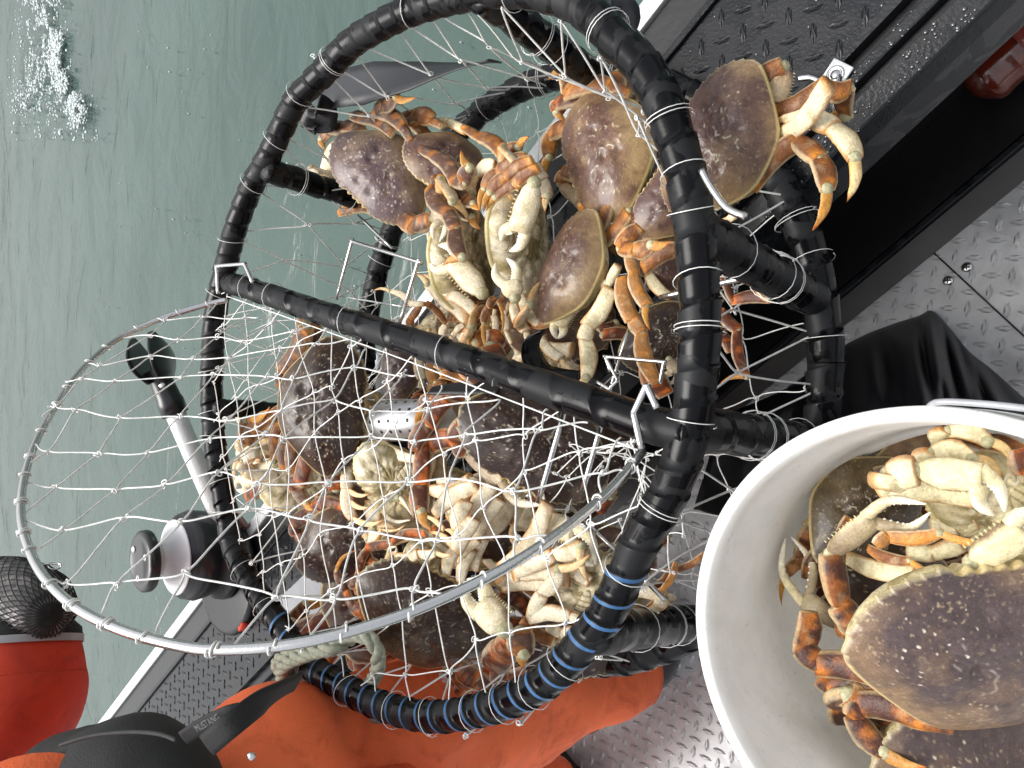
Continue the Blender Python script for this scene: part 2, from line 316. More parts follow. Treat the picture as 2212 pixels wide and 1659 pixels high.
def tie(C, q, r, turns=1, lean=0):
    seg = np.linalg.norm(np.diff(C, axis=0), axis=1); s = np.concatenate([[0], np.cumsum(seg)]); T, N, B = frames(C); q *= s[-1]
    ip = lambda X: np.array([np.interp(q, s, X[:, d]) for d in range(3)])
    c, t, n, b_ = ip(C), nrm(ip(T)), nrm(ip(N)), nrm(ip(B)); pts = []
    for k in range(int(18*turns)+1):
        a = 2*math.pi*k/18; pts.append(c+t*(lean*math.cos(a+1)+.0035*k/18)+r*(n*math.cos(a)+b_*math.sin(a)))
    return np.array(pts)
def frac_of(u, v):
    p = P(u, v, Z1); return float(np.argmin(np.linalg.norm(R1-p, axis=1)))/len(R1)
fb = frac_of(610, 1350); fe = frac_of(1440, 1070)
wrapped('top_ring', R1, .0162, .0255, .11, True, blue=[(fb, fe)], seed=3)
wrapped('bottom_ring', R2, .0185, .034, .12, True, seed=5, wob=.03)
barp = [(498, 612), (560, 630), (700, 678), (840, 722), (1000, 775), (1150, 828), (1300, 880), (1411, 918), (1490, 935)]
BAR = cat_rom([P(u, v, Z1+.002) for u, v in barp], 8)
wrapped('hinge_bar', BAR, .0158, .05, .05, seed=8, wob=.02)
def vert(u, v, u2=None, v2=None, r=.0185, pitch=.03, bl=None, seed=1, sh=0):
    a = P(u, v, Z1)
    if u2 is None: b_ = a.copy(); b_[2] = Z0
    else: b_ = P(u2, v2, Z0)
    C = cat_rom([a, (a+b_)/2+A(0, 0, sh), b_], 8); wrapped('strut', C, r, pitch, .1, seed=seed, wob=.03, blue=bl); return C
struts = [vert(578, 368, 880, 462, .0165, seed=21), vert(1045, -12, 1330, 205, seed=22), vert(1503, 500, 1765, 650, pitch=.02, seed=23), vert(1490, 925, 1755, 955, pitch=.05, seed=24),
          vert(1285, 1365, 1500, 1345, .0195, pitch=.028, seed=25), vert(466, 880, 800, 900, .014, seed=26), vert(650, 1405, 930, 1330, .019, seed=27)]
# wire ties round the tubes
def ties(C, r, fr, name='wire_tie', wr=.00042):
    for q, tn, ln in fr:
        mb = MB(); tube(mb, tie(C, q, r+.0022, tn, ln), wr, 5); mb.build(name, M['net'], pot, po)
R1c = np.vstack([R1, R1[:1]])
tl = [(1250,15),(1385,150),(900,18),(715,138),(640,215),(585,330),(545,400),(508,495),(488,580),(462,745),(458,850),(462,930),(475,1040),(490,1110),(530,1240),(590,1330),(700,1460),(800,1514),(940,1548),(1060,1528),(1180,1470),(1240,1410),(1290,1350),(1335,1270),(1430,1090),(1475,980),(1505,830),(1513,700),(1510,640),(1500,500),(1490,430),(1470,330)]
ties(R1c, .0176, [(frac_of(u, v), random.choice([1, 1, 1, 2]), random.uniform(-.006, .006)) for u, v in tl])
ties(BAR, .0170, [(.07, 1.5, .004), (.39, 1, .004), (.16, 1, .003), (.62, 1, .004)])
ties(R2, .0215, [(random.random(), random.choice([1, 2]), random.uniform(-.004, .004)) for k in range(22)])
for C in struts: ties(C, .0205, [(random.uniform(.15, .85), random.choice([1, 2]), random.uniform(-.005, .005)) for k in range(3)])
# scratches on the bar
mb = MB()
def bar_mark(pts, w=.0007):
    out = []
    for u, v in Q('Zc', pts):   # lay the scratch on the bar's surface
        i = int(np.argmin([np.hypot(*(np.array([1106+FV*((p-CC)@CR)/depth(p), 829.5-FV*((p-CC)@CU)/depth(p)])-(u, v))) for p in BAR]))
        c = BAR[i]; R = nrm(ray(u, v)); d = (c-CC)@R; q = CC+R*d-c; h = math.sqrt(max(.0170**2-q@q, 0)); out.append(CC+R*(d-h))
    tube(mb, cat_rom(out, 4), w, 4)
for k in range(8): bar_mark([(832+26*k, 985-19*k), (868+25*k, 1020-23*k)], .0009) if k < 7 else None
bar_mark([(930, 1040), (935, 960), (975, 890), (1040, 850)]); bar_mark([(1095, 1045), (1010, 950), (1060, 880), (1120, 905)]); bar_mark([(1040, 880), (1090, 930), (1085, 980)])
bar_mark([(1130, 860), (1190, 915), (1160, 945)]); bar_mark([(1215, 1160), (1230, 1085), (1330, 1045)], .001); bar_mark([(1320, 1180), (1275, 1140), (1290, 1090)], .001); bar_mark([(1415, 1060), (1450, 1090)], .0012)
for q in ([(20, 670), (75, 580)], [(135, 700), (145, 600)], [(215, 640), (228, 622)], [(10, 640), (30, 655)]): bar_mark(q, .0016)
mb.build('scratch_mark', M['chalk'], pot, po)

# ---------------------------------------------------------------- nets
def knot(mb, p, r=.0022, d=None):
    for k in range(2):
        n = nrm(rng.normal(size=3)*.5+CB); x = nrm(np.cross(n, rng.normal(size=3))); y = np.cross(n, x); o = p+rng.normal(size=3)*.0012
        a = np.linspace(0, 2*math.pi, 8, endpoint=False); tube(mb, np.array([o+x*r*math.cos(t)*1.3+y*r*.75*math.sin(t) for t in a]), .0007, 4, True)
def wire(mb, pts, r=.0011, n=4):
    tube(mb, cat_rom(pts, n), r, 5)
def lattice(mb, pos, nodes, edges, r=.00115, sag=.002, kr=.0022):
    pts = {}
    for k in nodes: pts[k] = pos(*k)
    for k in nodes: 
        if kr: knot(mb, pts[k], kr)
    for a, b_ in edges:
        p, q = pts[a], pts[b_]; d = q-p; L_ = np.linalg.norm(d)
        o = rng.normal(size=3)*sag; wire(mb, [p, p+d*.12+o*.6, p+d*.5+o*.5, p+d*.88-o*.5, q], r, 3)
def side_net(n=36, rows=(0, .3, .65, 1.0)):
    mb = MB(); jj = {}
    def pos(i, j):
        i %= n; k = (i, j)
        if k not in jj: jj[k] = (rng.normal(0, .14), rng.normal(0, .035), rng.normal(0, .006))
        a = 2*math.pi*(i+.5*(j % 2)+jj[k][0])/n; h = rows[j]+(jj[k][1] if 0 < j < len(rows)-1 else 0)
        r = .402-.045*math.sin(math.pi*h)+jj[k][2]; return A(-.70+r*math.cos(a), .022+r*math.sin(a), Z1+(Z0-Z1)*h)
    nodes = [(i, j) for i in range(n) for j in range(len(rows))]
    ed = []
    for i in range(n):
        for j in range(len(rows)-1):
            if j % 2 == 0: ed += [((i, j), (i, j+1)), ((i, j), ((i-1) % n, j+1))]
            else: ed += [((i, j), (i, j+1)), ((i, j), ((i+1) % n, j+1))]
    lattice(mb, pos, nodes, ed); mb.build('side_net', M['net'], pot, po)
side_net()
def clip_net(name, org, ex, ey, inside, pitch, ang, ext, parent, r=.0008, skew=.0, sag=.0017, bulge=0, drop=0):
    mb = MB(); ca, sa = math.cos(ang), math.sin(ang); K = int(ext/pitch); J = {}
    nz = np.cross(ex, ey)
    def q2(i, j):
        k = (i, j)
        if k not in J: J[k] = rng.normal(0, .13, 2)
        a, b_ = (i+J[k][0]+skew*j)*pitch, (j+J[k][1])*pitch; return a*ca-b_*sa, a*sa+b_*ca
    def p3(x, y): return org+ex*x+ey*y+nz*(bulge*math.sin(x*17)*math.cos(y*13)-drop)
    for i in range(-K, K+1):
        for j in range(-K, K+1):
            x, y = q2(i, j)
            if not inside(x, y): continue
            knot(mb, p3(x, y))
            for di, dj in ((1, 0), (0, 1), (-1, 0), (0, -1)):
                x2, y2 = q2(i+di, j+dj)
                if inside(x2, y2):
                    if di+dj < 0: continue
                else:
                    lo, hi = 0, 1
                    for _ in range(12):
                        md = (lo+hi)/2
                        if inside(x+(x2-x)*md, y+(y2-y)*md): lo = md
                        else: hi = md
                    x2, y2 = x+(x2-x)*lo, y+(y2-y)*lo
                p, q = p3(x, y), p3(x2, y2); d = q-p; o = rng.normal(size=3)*sag*.5
                s_ = nz*0+np.cross(nz, nrm(d))*sag*(1 if (i+j) % 2 else -1)
                wire(mb, [p, p+d*.15+s_+o*.3, p+d*.5+o, p+d*.85-s_+o*.3, q], r, 3)
    return mb.build(name, M['net'], parent, po)
# inside test for the lower half of the top ring (below the hinge bar)
R1xy = R1[:, :2]
def in_ring(x, y, mg=.0):
    d = R1xy-np.array([x, y]); a = np.arctan2(d[:, 1], d[:, 0]); w = np.diff(np.concatenate([a, a[:1]])); w = (w+math.pi) % (2*math.pi)-math.pi
    return abs(w.sum()) > 3
ba, bb = P(500, 612, Z1), P(1470, 935, Z1); bdir = nrm(bb-ba)
def in_low(x, y):
    p = A(x, y, Z1); return in_ring(x, y) and np.cross(bdir, p-ba)[2] < -.004
clip_net('top_net', A(0, 0, Z1), A(1, 0, 0), A(0, 1, 0), in_low, .060, .45, 1.6, pot, bulge=.006, drop=-.004, skew=.2)
clip_net('bottom_net', A(0, 0, Z0-.008), A(1, 0, 0), A(0, 1, 0), in_ring, .062, .2, 1.6, pot, sag=.003)
# lid
HA, HB = P(490, 640, .79), P(1385, 975, .79); le = nrm(HB-HA); hz = np.cross(UZ, le); hz = hz if hz[1] < 0 else -hz
ph = math.radians(60); ln_ = math.cos(ph)*hz+math.sin(ph)*UZ; lnn = nrm(np.cross(le, ln_))
lidpx = [(490,648),(447,658),(369,681),(313,703),(253,734),(199,777),(155,825),(116,885),(83,944),(60,1004),(48,1060),(46,1120),(62,1184),(97,1248),(163,1311),(258,1359),(377,1393),(480,1403),(635,1391),(798,1352),(962,1291),(1139,1198),(1291,1084),(1371,996),(1388,975)]
LID = cat_rom([PL(u, v, HA, lnn) for u, v in lidpx], 6)
lid = MB(); tube(lid, LID, .0039, 10); lid = lid.build('lid', M['steel'], pot, po)
hb = MB(); tube(hb, cat_rom([HA, (HA+HB)/2-UZ*.012, HB], 10), .0008, 6)
L2 = np.stack([(LID-HA)@le, (LID-HA)@ln_], 1)
def in_lid(x, y):
    if y < .0: return False
    d = L2-np.array([x, y]); a = np.arctan2(d[:, 1], d[:, 0]); w = np.diff(np.concatenate([a, a[:1]])); w = (w+math.pi) % (2*math.pi)-math.pi; return abs(w.sum()) > 3
clip_net('lid_net', HA, le, ln_, in_lid, .058, 1.02, .9, lid, r=.0009, bulge=.010, skew=0, drop=0)
hb.build('hinge_wire', M['net'], lid, po)
for k in range(25):
    mb = MB(); q = (k+.5+random.uniform(-.2, .2))/25; tube(mb, tie(LID, q, .0050, random.choice([1, 1, 1, 2]), .002), .0008, 5); mb.build('lid_tie', M['net'], lid, po)
# hooks, door frames and rods of thick wire
def rod(name, zk, pts, z, r=.0026, par=pot, m='steel', n=4):
    pts = Q(zk, pts); z = np.broadcast_to(np.asarray(z, float), (len(pts),)); C = cat_rom([P(u, v, a) for (u, v), a in zip(pts, z)], n)
    mb = MB(); tube(mb, C, r, 8); return mb.build(name, M[m], par, po)
def bent(pts):   # doubles corner points so bends stay tight
    out = [pts[0]]
    for i in range(1, len(pts)-1):
        a, b_, c = np.array(pts[i-1]), np.array(pts[i]), np.array(pts[i+1])
        out += [tuple(b_+(a-b_)*min(.3, 14/np.linalg.norm(a-b_))), tuple(b_), tuple(b_+(c-b_)*min(.3, 14/np.linalg.norm(c-b_)))]
    return out+[pts[-1]]
rod('hinge_hook', 'Zg', bent([(145, 1370), (130, 1100), (400, 1080), (480, 1260)]), .795, .0028)
rod('hinge_hook', 'Z3', bent([(1750, 1045), (1690, 910), (1615, 1070), (1660, 1280)]), .80, .003)
rod('door_frame', 'Zg', bent([(1290, 1420), (1440, 860), (2080, 1060), (1900, 1659)]), [.66]*2+[.66]*6, .0026)
rod('door_rod', 'Zg', [(1500, 610), (1830, 930)], .60, .0022)
rod('door_rod', 'Zg', [(1280, 1385), (1990, 1500)], .62, .0013)
rod('trigger_wire', 'Z3', bent([(1480, 830), (1450, 745), (1790, 775), (1765, 900)]), .70, .0018)
rod('trigger_wire', 'Z3', bent([(1450, 745), (1520, 880), (1470, 930), (1400, 890)]), .70, .0018)
rod('door_rod', 'Z3', [(1580, 600), (1470, 960)], .64, .002)
rod('door_rod', 'Z3', [(1210, 1070), (1060, 1590)], .745, .0028)
rod('door_rod', 'Z3', [(1425, 1140), (1320, 1520)], .74, .0026)
rod('door_rod', 'Z4', [(1120, 690), (1900, 690)], .64, .0014)
rod('door_rod', 'Ze', [(760, 200), (1590, 1020)], .66, .0026)
rod('door_rod', 'Ze', [(380, 130), (480, 40), (520, -10)], .70, .0026)
rod('door_rod', 'Zi', [(0, 420), (380, 330), (600, 285)], .62, .003)
rod('escape_ring', 'Z2', [(1125, 840), (1180, 940), (1270, 1060), (1380, 1110)], .80, .0028, m='steel')
rod('escape_ring', 'Zl', [(1670, 1360), (1800, 1470), (1950, 1530), (2090, 1490), (2110, 1400)], .60, .0018)
# entrance tunnels: mesh funnels
def funnel(zk, rim, zr, mouth, zm, rows=4):
    a = cat_rom([P(u, v, z) for (u, v), z in zip(Q(zk, rim), zr)], 3, True); b_ = cat_rom([P(u, v, z) for (u, v), z in zip(Q(zk, mouth), zm)], 3, True)
    n = 10; a = a[np.linspace(0, len(a)-1, n).astype(int)]; b_ = b_[np.linspace(0, len(b_)-1, n).astype(int)]; mb = MB()
    def pos(i, j):
        t = j/rows; i0 = i+.5*(j % 2); f = i0-int(i0); g = lambda X: X[int(i0) % n]*(1-f)+X[(int(i0)+1) % n]*f
        return g(a)*(1-t)+g(b_)*t+rng.normal(size=3)*.004
    cache = {}
    def pc(i, j):
        if (i, j) not in cache: cache[(i, j)] = pos(i, j)
        return cache[(i, j)]
    nodes = [(i, j) for i in range(n) for j in range(rows+1)]; ed = []
    for i in range(n):
        for j in range(rows): ed += [((i, j), (i, j+1)), ((i, j), ((i-1) % n if j % 2 == 0 else (i+1) % n, j+1))]
    lattice(mb, pc, nodes, ed, .0007, .002, .0014); mb.build('entrance_net', M['net'], pot, po)
funnel('V', [(490, 690), (700, 690), (790, 850), (620, 960), (480, 900)], (.76, .7, .6, .6, .7), [(700, 700), (860, 640), (860, 760), (760, 820)], (.66, .6, .58, .6))
funnel('V', [(1450, 950), (1480, 1150), (1330, 1330), (1180, 1200), (1300, 1000)], (.7, .66, .62, .62, .66), [(1230, 980), (1390, 990), (1330, 1130), (1190, 1100)], (.72, .70, .68, .7))

# ---------------------------------------------------------------- crabs
HO = [(0,.290),(.03,.302),(.055,.284),(.085,.304),(.115,.284),(.15,.302),(.22,.294),(.30,.272),(.375,.236),(.44,.180),(.482,.115),(.500,.046),(.490,.004),(.450,-.048),(.396,-.104),(.332,-.164),(.272,-.216),(.208,-.262),(.12,-.292),(0,-.300)]
HO = [(x_, y_*1.09) for x_, y_ in HO]
def outline(n=196, rs=None, teeth=1):
    h = np.array(HO); half = cat_rom([A(x, y, 0) for x, y in h], 8)[:, :2]
    full = np.vstack([half, (half*[-1, 1])[::-1][1:-1]]); d = np.linalg.norm(np.diff(np.vstack([full, full[:1]]), axis=0), axis=1)
    s = np.concatenate([[0], np.cumsum(d)]); q = np.linspace(0, s[-1], n, endpoint=False); F = np.vstack([full, full[:1]])
    O = np.stack([np.interp(q, s, F[:, 0]), np.interp(q, s, F[:, 1])], 1)
    m = (np.abs(O[:, 0]) > .14)*(O[:, 1] > .01); ar = np.abs(O[:, 0])-O[:, 1]*.75
    ph_ = ar/.066; saw = (ph_-np.floor(ph_)); O = O*(1+teeth*m*.034*(saw**2-.3)*np.clip((.5-np.abs(O[:, 0]))*20+.5, .4, 1))[:, None]
    return O, m
PAL = dict(
 purple=dict(c0=hexc('574648'), c1=hexc('85725a'), top=hexc('63483c'), org=hexc('c07c38'), und=hexc('e6d8b8'), spk=.5),
 tan=dict(c0=hexc('5a423c'), c1=hexc('8f7654'), top=hexc('7c5030'), org=hexc('cc8838'), und=hexc('e8dab6'), spk=.4),
 dark=dict(c0=hexc('2f201d'), c1=hexc('4a382a'), top=hexc('5e3422'), org=hexc('d47428'), und=hexc('e4d8bb'), spk=.6),
 olive=dict(c0=hexc('3b3022'), c1=hexc('5f5030'), top=hexc('5d3a2a'), org=hexc('c07a35'), und=hexc('d8cda6'), spk=.4),
 cream=dict(c0=hexc('5b4634'), c1=hexc('8a7448'), top=hexc('a87a4a'), org=hexc('d8903c'), und=hexc('e4d8bd'), spk=.3),
 big=dict(c0=hexc('483c3b'), c1=hexc('7c6448'), top=hexc('54362e'), org=hexc('c47a30'), und=hexc('d6c8a2'), spk=1))
DIRT = hexc('8a7a4c')
def seg_mesh(mb, a, b, up, w0, prof, th, colf, bow=0, n=16, rs=rng, tw=0, side=1):
    a = np.asarray(a, float); b = np.asarray(b, float); d = b-a; L_ = np.linalg.norm(d)+1e-9; d = d/L_; x = nrm(np.cross(d, up)); z = np.cross(x, d)
    ts = np.linspace(0, 1, len(prof)*3-2); pw = np.interp(ts, np.linspace(0, 1, len(prof)), prof); V = []; C = []
    an = np.linspace(0, 2*math.pi, n, endpoint=False); off = rs.random(3)*50
    for t, w in zip(ts, pw):
        c = a+d*L_*t+x*bow*math.sin(math.pi*t)*side
        ca, sa = np.cos(an), np.sin(an); sx = np.sign(ca)*np.abs(ca)**.85; sz = np.sign(sa)*np.abs(sa)**.9
        p = c+w0*w*.5*(x*sx[:, None]+z*th*sz[:, None]); nl = (vnoise(p+off, 160)-.5)*w0*.07
        p = p+nl[:, None]*(x*ca[:, None]+z*sa[:, None]); V.append(p)
        C.append(colf(t, sa, ca, p+off))
    mb.grid(np.array(V), True, np.array(C), True)
def leg_col(pal, tip=False, under=0, dark=1):
    p = PAL[pal] if isinstance(pal, str) else pal
    def f(t, sa, ca, q):
        n = fbm(q, 90); k = ss(-.35, .45, sa+(n-.5)*.9)                       # upper face dark, lower face cream
        endo = ss(.62, 1.0, abs(t-.5)*2+(n-.5)*.5); c = mix(p['und'], p['org'], ss(-.8, .2, sa+(n-.5)*.8)*.9)
        topc = mix(p['top'], p['org'], np.clip(ss(.52, .70, n)*.55+endo*.55, 0, 1)*dark)
        topc = mix(topc, p['und'], ss(.62, .8, vnoise(q, 230))*.18); c = mix(c, topc, k); c = mix(c, p['und'], ss(.78, 1, np.abs(ca))*.6); c = mix(c, p['top']*.5, ss(.75, .95, np.cos(sa*9))*k*.35)
        if tip: c = mix(c, hexc('d9a04a'), .55+0*n); c = mix(c, hexc('b0641c'), ss(.72, .98, t)+0*n)
        c = np.clip(c, 0, 1)**1.08*1.05; return c*(.78+.40*vnoise(q, 260))[:, None]
    return f
def under_col(pal, tip=False):
    p = PAL[pal] if isinstance(pal, str) else pal
    def f(t, sa, ca, q):
        n = fbm(q, 80); c = mix(p['und']*1.02, p['org'], ss(.70, .98, np.abs(ca)+(n-.5)*.5)*.75+0*n)
        c = mix(c, p['org']*.9, ss(.84, 1.02, abs(t-.5)*2+(n-.5)*.35)*.7); c = mix(c, DIRT, ss(.56, .7, n)*.45)
        c = mix(c, p['top'], ss(.2, .8, -sa))
        if tip: c = mix(c, hexc('e0b060'), .5+0*n); c = mix(c, hexc('b0641c'), ss(.7, .98, t)+0*n)
        return c*(.86+.28*vnoise(q, 260))[:, None]
    return f
JNT = hexc('cbc2a0')
def joint(mb, p, r, up, rs=rng):
    lathe_like = np.linspace(0, math.pi, 7); x = nrm(np.cross(up, rs.normal(size=3))); y = np.cross(up, x); V = []
    for t in lathe_like:
        V.append([p+r*(up*math.cos(t)*.8+math.sin(t)*(x*math.cos(a)+y*math.sin(a))) for a in np.linspace(0, 2*math.pi, 10, endpoint=False)])
    V = np.array(V); mb.grid(V, True, mix(JNT, hexc('8f8f6c'), vnoise(V, 300)), False)
SEGP = dict(j=((.8, .9, 1, .85), .085, .85), m=((.70, .90, .98, 1, 1.02, 1.0, .92), .136, .58), c=((.72, .97, 1.06, 1.04, .90), .120, .66), p=((.76, .96, 1.04, 1.02, .90, .70), .128, .42), d=((.66, .74, .66, .50, .30, .04), .094, .5))
def make_leg(cr, pts, kinds, face, wm=1, pal=None, up=None, bow=0, name='leg'):
    mb = MB(); Wd = cr['W']; up = up if up is not None else (CB if face == 't' else -CB); pal = pal or cr['pal']
    for k, (a, b_) in zip(kinds, zip(pts[:-1], pts[1:])):
        prof, w, th = SEGP[k]; d = b_-a; dn = nrm(d); tip = k == 'd'
        cf = (leg_col(pal, tip) if face == 't' else under_col(pal, tip))
        if face != 't': u2 = -up
        else: u2 = up
        over = Wd*.012
        seg_mesh(mb, a-dn*over, b_+dn*(0 if tip else over), u2, Wd*w*wm, prof, th, cf, bow=(np.linalg.norm(d)*(.09 if k in 'mp' else .10 if k == 'd' else 0))*(1 if bow >= 0 else -1), rs=cr['rs'])
        if k != 'd' and b_ is not pts[-1]: joint(mb, b_, Wd*w*wm*.30, u2, cr['rs'])
    # fine spines along the upper edge of the long segments
    return mb.build(name, M['crab'], cr['ob'], cr['o'])
def make_claw(cr, pts, face='u', open_=.35, side=1, wm=1, pal=None, kinds=None, up=None, white=.6):
    """pts: ... wrist, palm end, finger tips"""
    Wd = cr['W']; p = PAL[pal or cr['pal']]; up = up if up is not None else CB; mb = MB(); rs = cr['rs']
    ks = kinds or 'mc'[-(len(pts)-3):] if len(pts) > 3 else ''
    cf0 = leg_col(pal or cr['pal']) if face == 't' else under_col(pal or cr['pal'])
    for k, (a, b_) in zip(ks, zip(pts[:-3], pts[1:-2])):
        prof, w, th = SEGP[k]; seg_mesh(mb, a, b_, up, Wd*w*wm*1.35, prof, .8, cf0, rs=rs); joint(mb, b_, Wd*.045*wm, up, rs)
    wr, pe, tp = pts[-3:]; d = nrm(pe-wr); x = nrm(np.cross(d, up)); z = np.cross(x, d)
    def cpalm(t, sa, ca, q):
        n = fbm(q, 110); c = mix(p['und'], hexc('c9b888'), ss(.4, .7, n)*.6); c = mix(c, hexc('b39a5e'), ss(.72, 1, np.cos(ca*11))*.5)
        if face == 't': c = mix(c, p['top'], ss(-.2, .5, sa+(n-.5))*.8*(1-.5*t))
        else: c = mix(c, p['top'], ss(.8, 1.05, ca*side*-1+(n-.5)*.5)*.8)
        return c*(.88+.25*vnoise(q, 300))[:, None]
    seg_mesh(mb, wr, pe, up, Wd*.155*wm, (.45, .78, .95, 1, 1, .96, .86), .62, cpalm, rs=rs, n=22)
    joint(mb, wr, Wd*.045*wm, up, rs)
    for k in range(9):   # row of spines on the outer edge
        q = wr+(pe-wr)*(.15+.8*k/9)-x*side*Wd*.155*wm*.49; s_ = Wd*.010*wm
        lathe(mb, [(s_*.6, 0), (s_*.35, s_), (0.0001, s_*1.8)], q, -x*side, 5, col=hexc('e8d9a8'))
    Lf = np.linalg.norm(tp-pe); df = nrm(tp-pe); xf = nrm(np.cross(df, up))
    body = mb.build('claw', M['crab'], cr['ob'], cr['o'])
    for sd, nm in ((side, 'movable_finger'), (-side, 'fixed_finger')):
        m2 = MB(); b0 = pe+x*sd*Wd*.040*wm-d*Wd*.015*wm; t0 = tp+xf*sd*open_*Lf*.5; md = (b0+t0)/2+xf*sd*(Lf*.20); C = cat_rom([b0, md, t0], 10)
        r = Wd*wm*np.interp(np.linspace(0, 1, len(C)), [0, .3, .7, 1], [.040, .037, .024, .004]); nn = fbm(C, 60)
        tw = np.linspace(0, 1, len(C)); col = mix(mix(p['und'], hexc('d9cba0'), nn), hexc('f0ece0'), ss(.3, .8, tw)*white+0*nn)
        if sd == side and face == 't': col = mix(col, p['top'], (1-ss(.2, .8, tw))*.6)
        T, N, B = frames(C); a = np.linspace(0, 2*math.pi, 12, endpoint=False); zz = np.cross(T, xf[None]*0+up[None]*1.0); zz /= np.linalg.norm(zz, axis=1)[:, None]; yy = np.cross(zz, T)
        V = C[:, None]+r[:, None, None]*(zz[:, None]*np.cos(a)[None, :, None]+yy[:, None]*.8*np.sin(a)[None, :, None]); m2.grid(V, True, np.broadcast_to(col[:, None], V.shape)*(.85+.3*vnoise(V, 250))[..., None])
        for i in range(3, len(C)-1, 2):
            s_ = r[i]*.42; inn = nrm(np.cross(T[i], up))*-sd; lathe(m2, [(s_*.9, -s_*.5), (s_*.8, s_*.3), (.0001, s_*1.0)], C[i]+inn*r[i]*.8, inn, 6, col=hexc('f4f0e2'))
        m2.build(nm, M['crab'], body, cr['o'])
    return body
DOTS = []
_r = np.random.default_rng(5)
for k in range(15):
    a = -.02+.075*k
    DOTS.append((.40-.012*k-.0*a, -.02+.0*k, 0))
DOTS = []
for q, sc in ((np.linspace(.06, .94, 15), .80), (np.linspace(.1, .9, 10), .62), (np.linspace(.2, .7, 6), .45)):
    for t in q:
        if _r.random() < .2: continue
        an = math.radians(-12+88*t); DOTS.append((.46*sc*math.cos(an)+_r.normal(0, .008), .30*sc*math.sin(an)-.02*(1-t)+_r.normal(0, .008), _r.uniform(.004, .0095)))
for k in range(14): DOTS.append((_r.uniform(.05, .38), _r.uniform(-.15, .22), _r.uniform(.003, .006)))
SQ = [[(.045, .0), (.06, -.03), (.05, -.06), (.075, -.085), (.09, -.075)], [(.05, .0), (.075, .02), (.085, .045)], [(.10, -.02), (.12, .0)], [(.06, .09), (.075, .10)], [(.03, -.16), (.05, -.13), (.075, -.13)], [(.15, .10), (.16, .12)], [(.17, .03), (.19, .05)]]
def carapace(cr, hi=1.0, teeth=1, bulge=1.0):
    pal = PAL[cr['pal']]; rs = cr['rs']; n = int(196*hi); nr = int(46*hi); O, m = outline(n, rs, teeth); off = rs.random(3)*40
    rho = np.concatenate([np.linspace(0.004, .9, int(nr*.8)), np.linspace(.915, 1, nr-int(nr*.8))])
    O0 = outline(n, rs, 0)[0]; O0 = sum(np.roll(O0, k_, 0) for k_ in range(-7, 8))/15; O0 = O0*1.008; bl = ss(.93, 1, rho)[:, None]; X = (O[None, :, 0]*bl+O0[None, :, 0]*(1-bl))*rho[:, None]; Y = (O[None, :, 1]*bl+O0[None, :, 1]*(1-bl))*rho[:, None]; Rr = np.broadcast_to(rho[:, None], X.shape)
    z = .125*bulge*(1-Rr**2.3)**.82
    g = lambda x, y, s: np.exp(-((np.abs(X)-x)**2+(Y-y)**2)/(s*s)); fade = (1-Rr**4)
    z = z+fade*(.012*g(.0, .12, .08)+.014*g(.24, -.04, .12)+.010*g(.0, -.16, .07)+.007*g(.14, .14, .06)-.022*g(.105, .005, .032)-.016*g(.12, -.10, .035)-.014*g(.07, .20, .03)-.012*g(.2, .1, .035)-.008*g(.30, .06, .03)+.006*g(.34, -.02, .05))
    lp = np.stack([X, Y, z], -1); z = z+fade*(.010*(fbm(lp+off, 7)-.5)+.006*(fbm(lp+off, 22)-.5)+.0025*(vnoise(lp+off, 75)-.5))
    tm = m[None]*ss(.93, 1, Rr); z = z+.006*tm*0
    lp = np.stack([X, Y, z], -1); nn = fbm(lp+off, 6); n2 = fbm(lp+off, 26)
    w = ss(.05, .95, Rr**2*.70+(.06-Y)*1.0+(nn-.5)*1.5-.12); col = mix(pal['c0'], pal['c1'], w)
    col = mix(col, pal['c0']*.45, ss(.50, .75, n2)*.4*(1-.5*w)); col = mix(col, hexc('8a8078'), ss(.60, .85, nn)*.25)
    f3 = fbm(lp+off+9, 11); col = mix(col, pal['c1']*1.25, ss(.52, .72, f3)*.22*(1-ss(.1, .3, Y))); col = col*(.84+.32*vnoise(lp+off, 55))[..., None]
    gran = vnoise(lp+off, 120); col = mix(col, hexc('b9a680'), ss(.70, .9, gran)*.5*(.35+.65*ss(.45, .6, fbm(lp+off+5, 9))))
    dots = np.zeros(X.shape); drop_ = rs.uniform(.05, .75); dk = rs.uniform(.6, 1.15); squ = rs.uniform(.2, .9)
    for sg in (1, -1):
        for x, y, r in DOTS:
            if rs.random() < drop_: continue
            r = r*rs.uniform(.5, 1.0)*dk; dx, dy = rs.normal(0, .006, 2)
            dots = np.maximum(dots, 1-ss(r*.7, r*1.15, np.hypot(X-sg*x-dx, Y-y-dy)))
        for q in SQ:
            for (x0, y0), (x1, y1) in zip(q[:-1], q[1:]):
                dx, dy = x1-x0, y1-y0; t = np.clip(((X*sg-x0)*dx+(Y-y0)*dy)/(dx*dx+dy*dy), 0, 1); dd = np.hypot(X*sg-x0-t*dx, Y-y0-t*dy); dots = np.maximum(dots, squ*(1-ss(.0025, .0065, dd))*ss(.3, .5, vnoise(lp+off, 60)))
    tint = 1+rs.normal(0, .10); col = col*np.array([tint*1.02, tint, tint*rs.uniform(.9, 1.08)]); col = mix(col, hexc('d8d0bc'), dots*.85*pal['spk']**.3); z = z+dots*.0025
    col = mix(col, hexc('c6b27e'), ss(.955, .985, Rr)*(1-m[None])*.8); col = mix(col, hexc('d6c8a0'), ss(.965, 1., Rr)*m[None]*.45)
    Vv = np.stack([X, Y, z], -1)
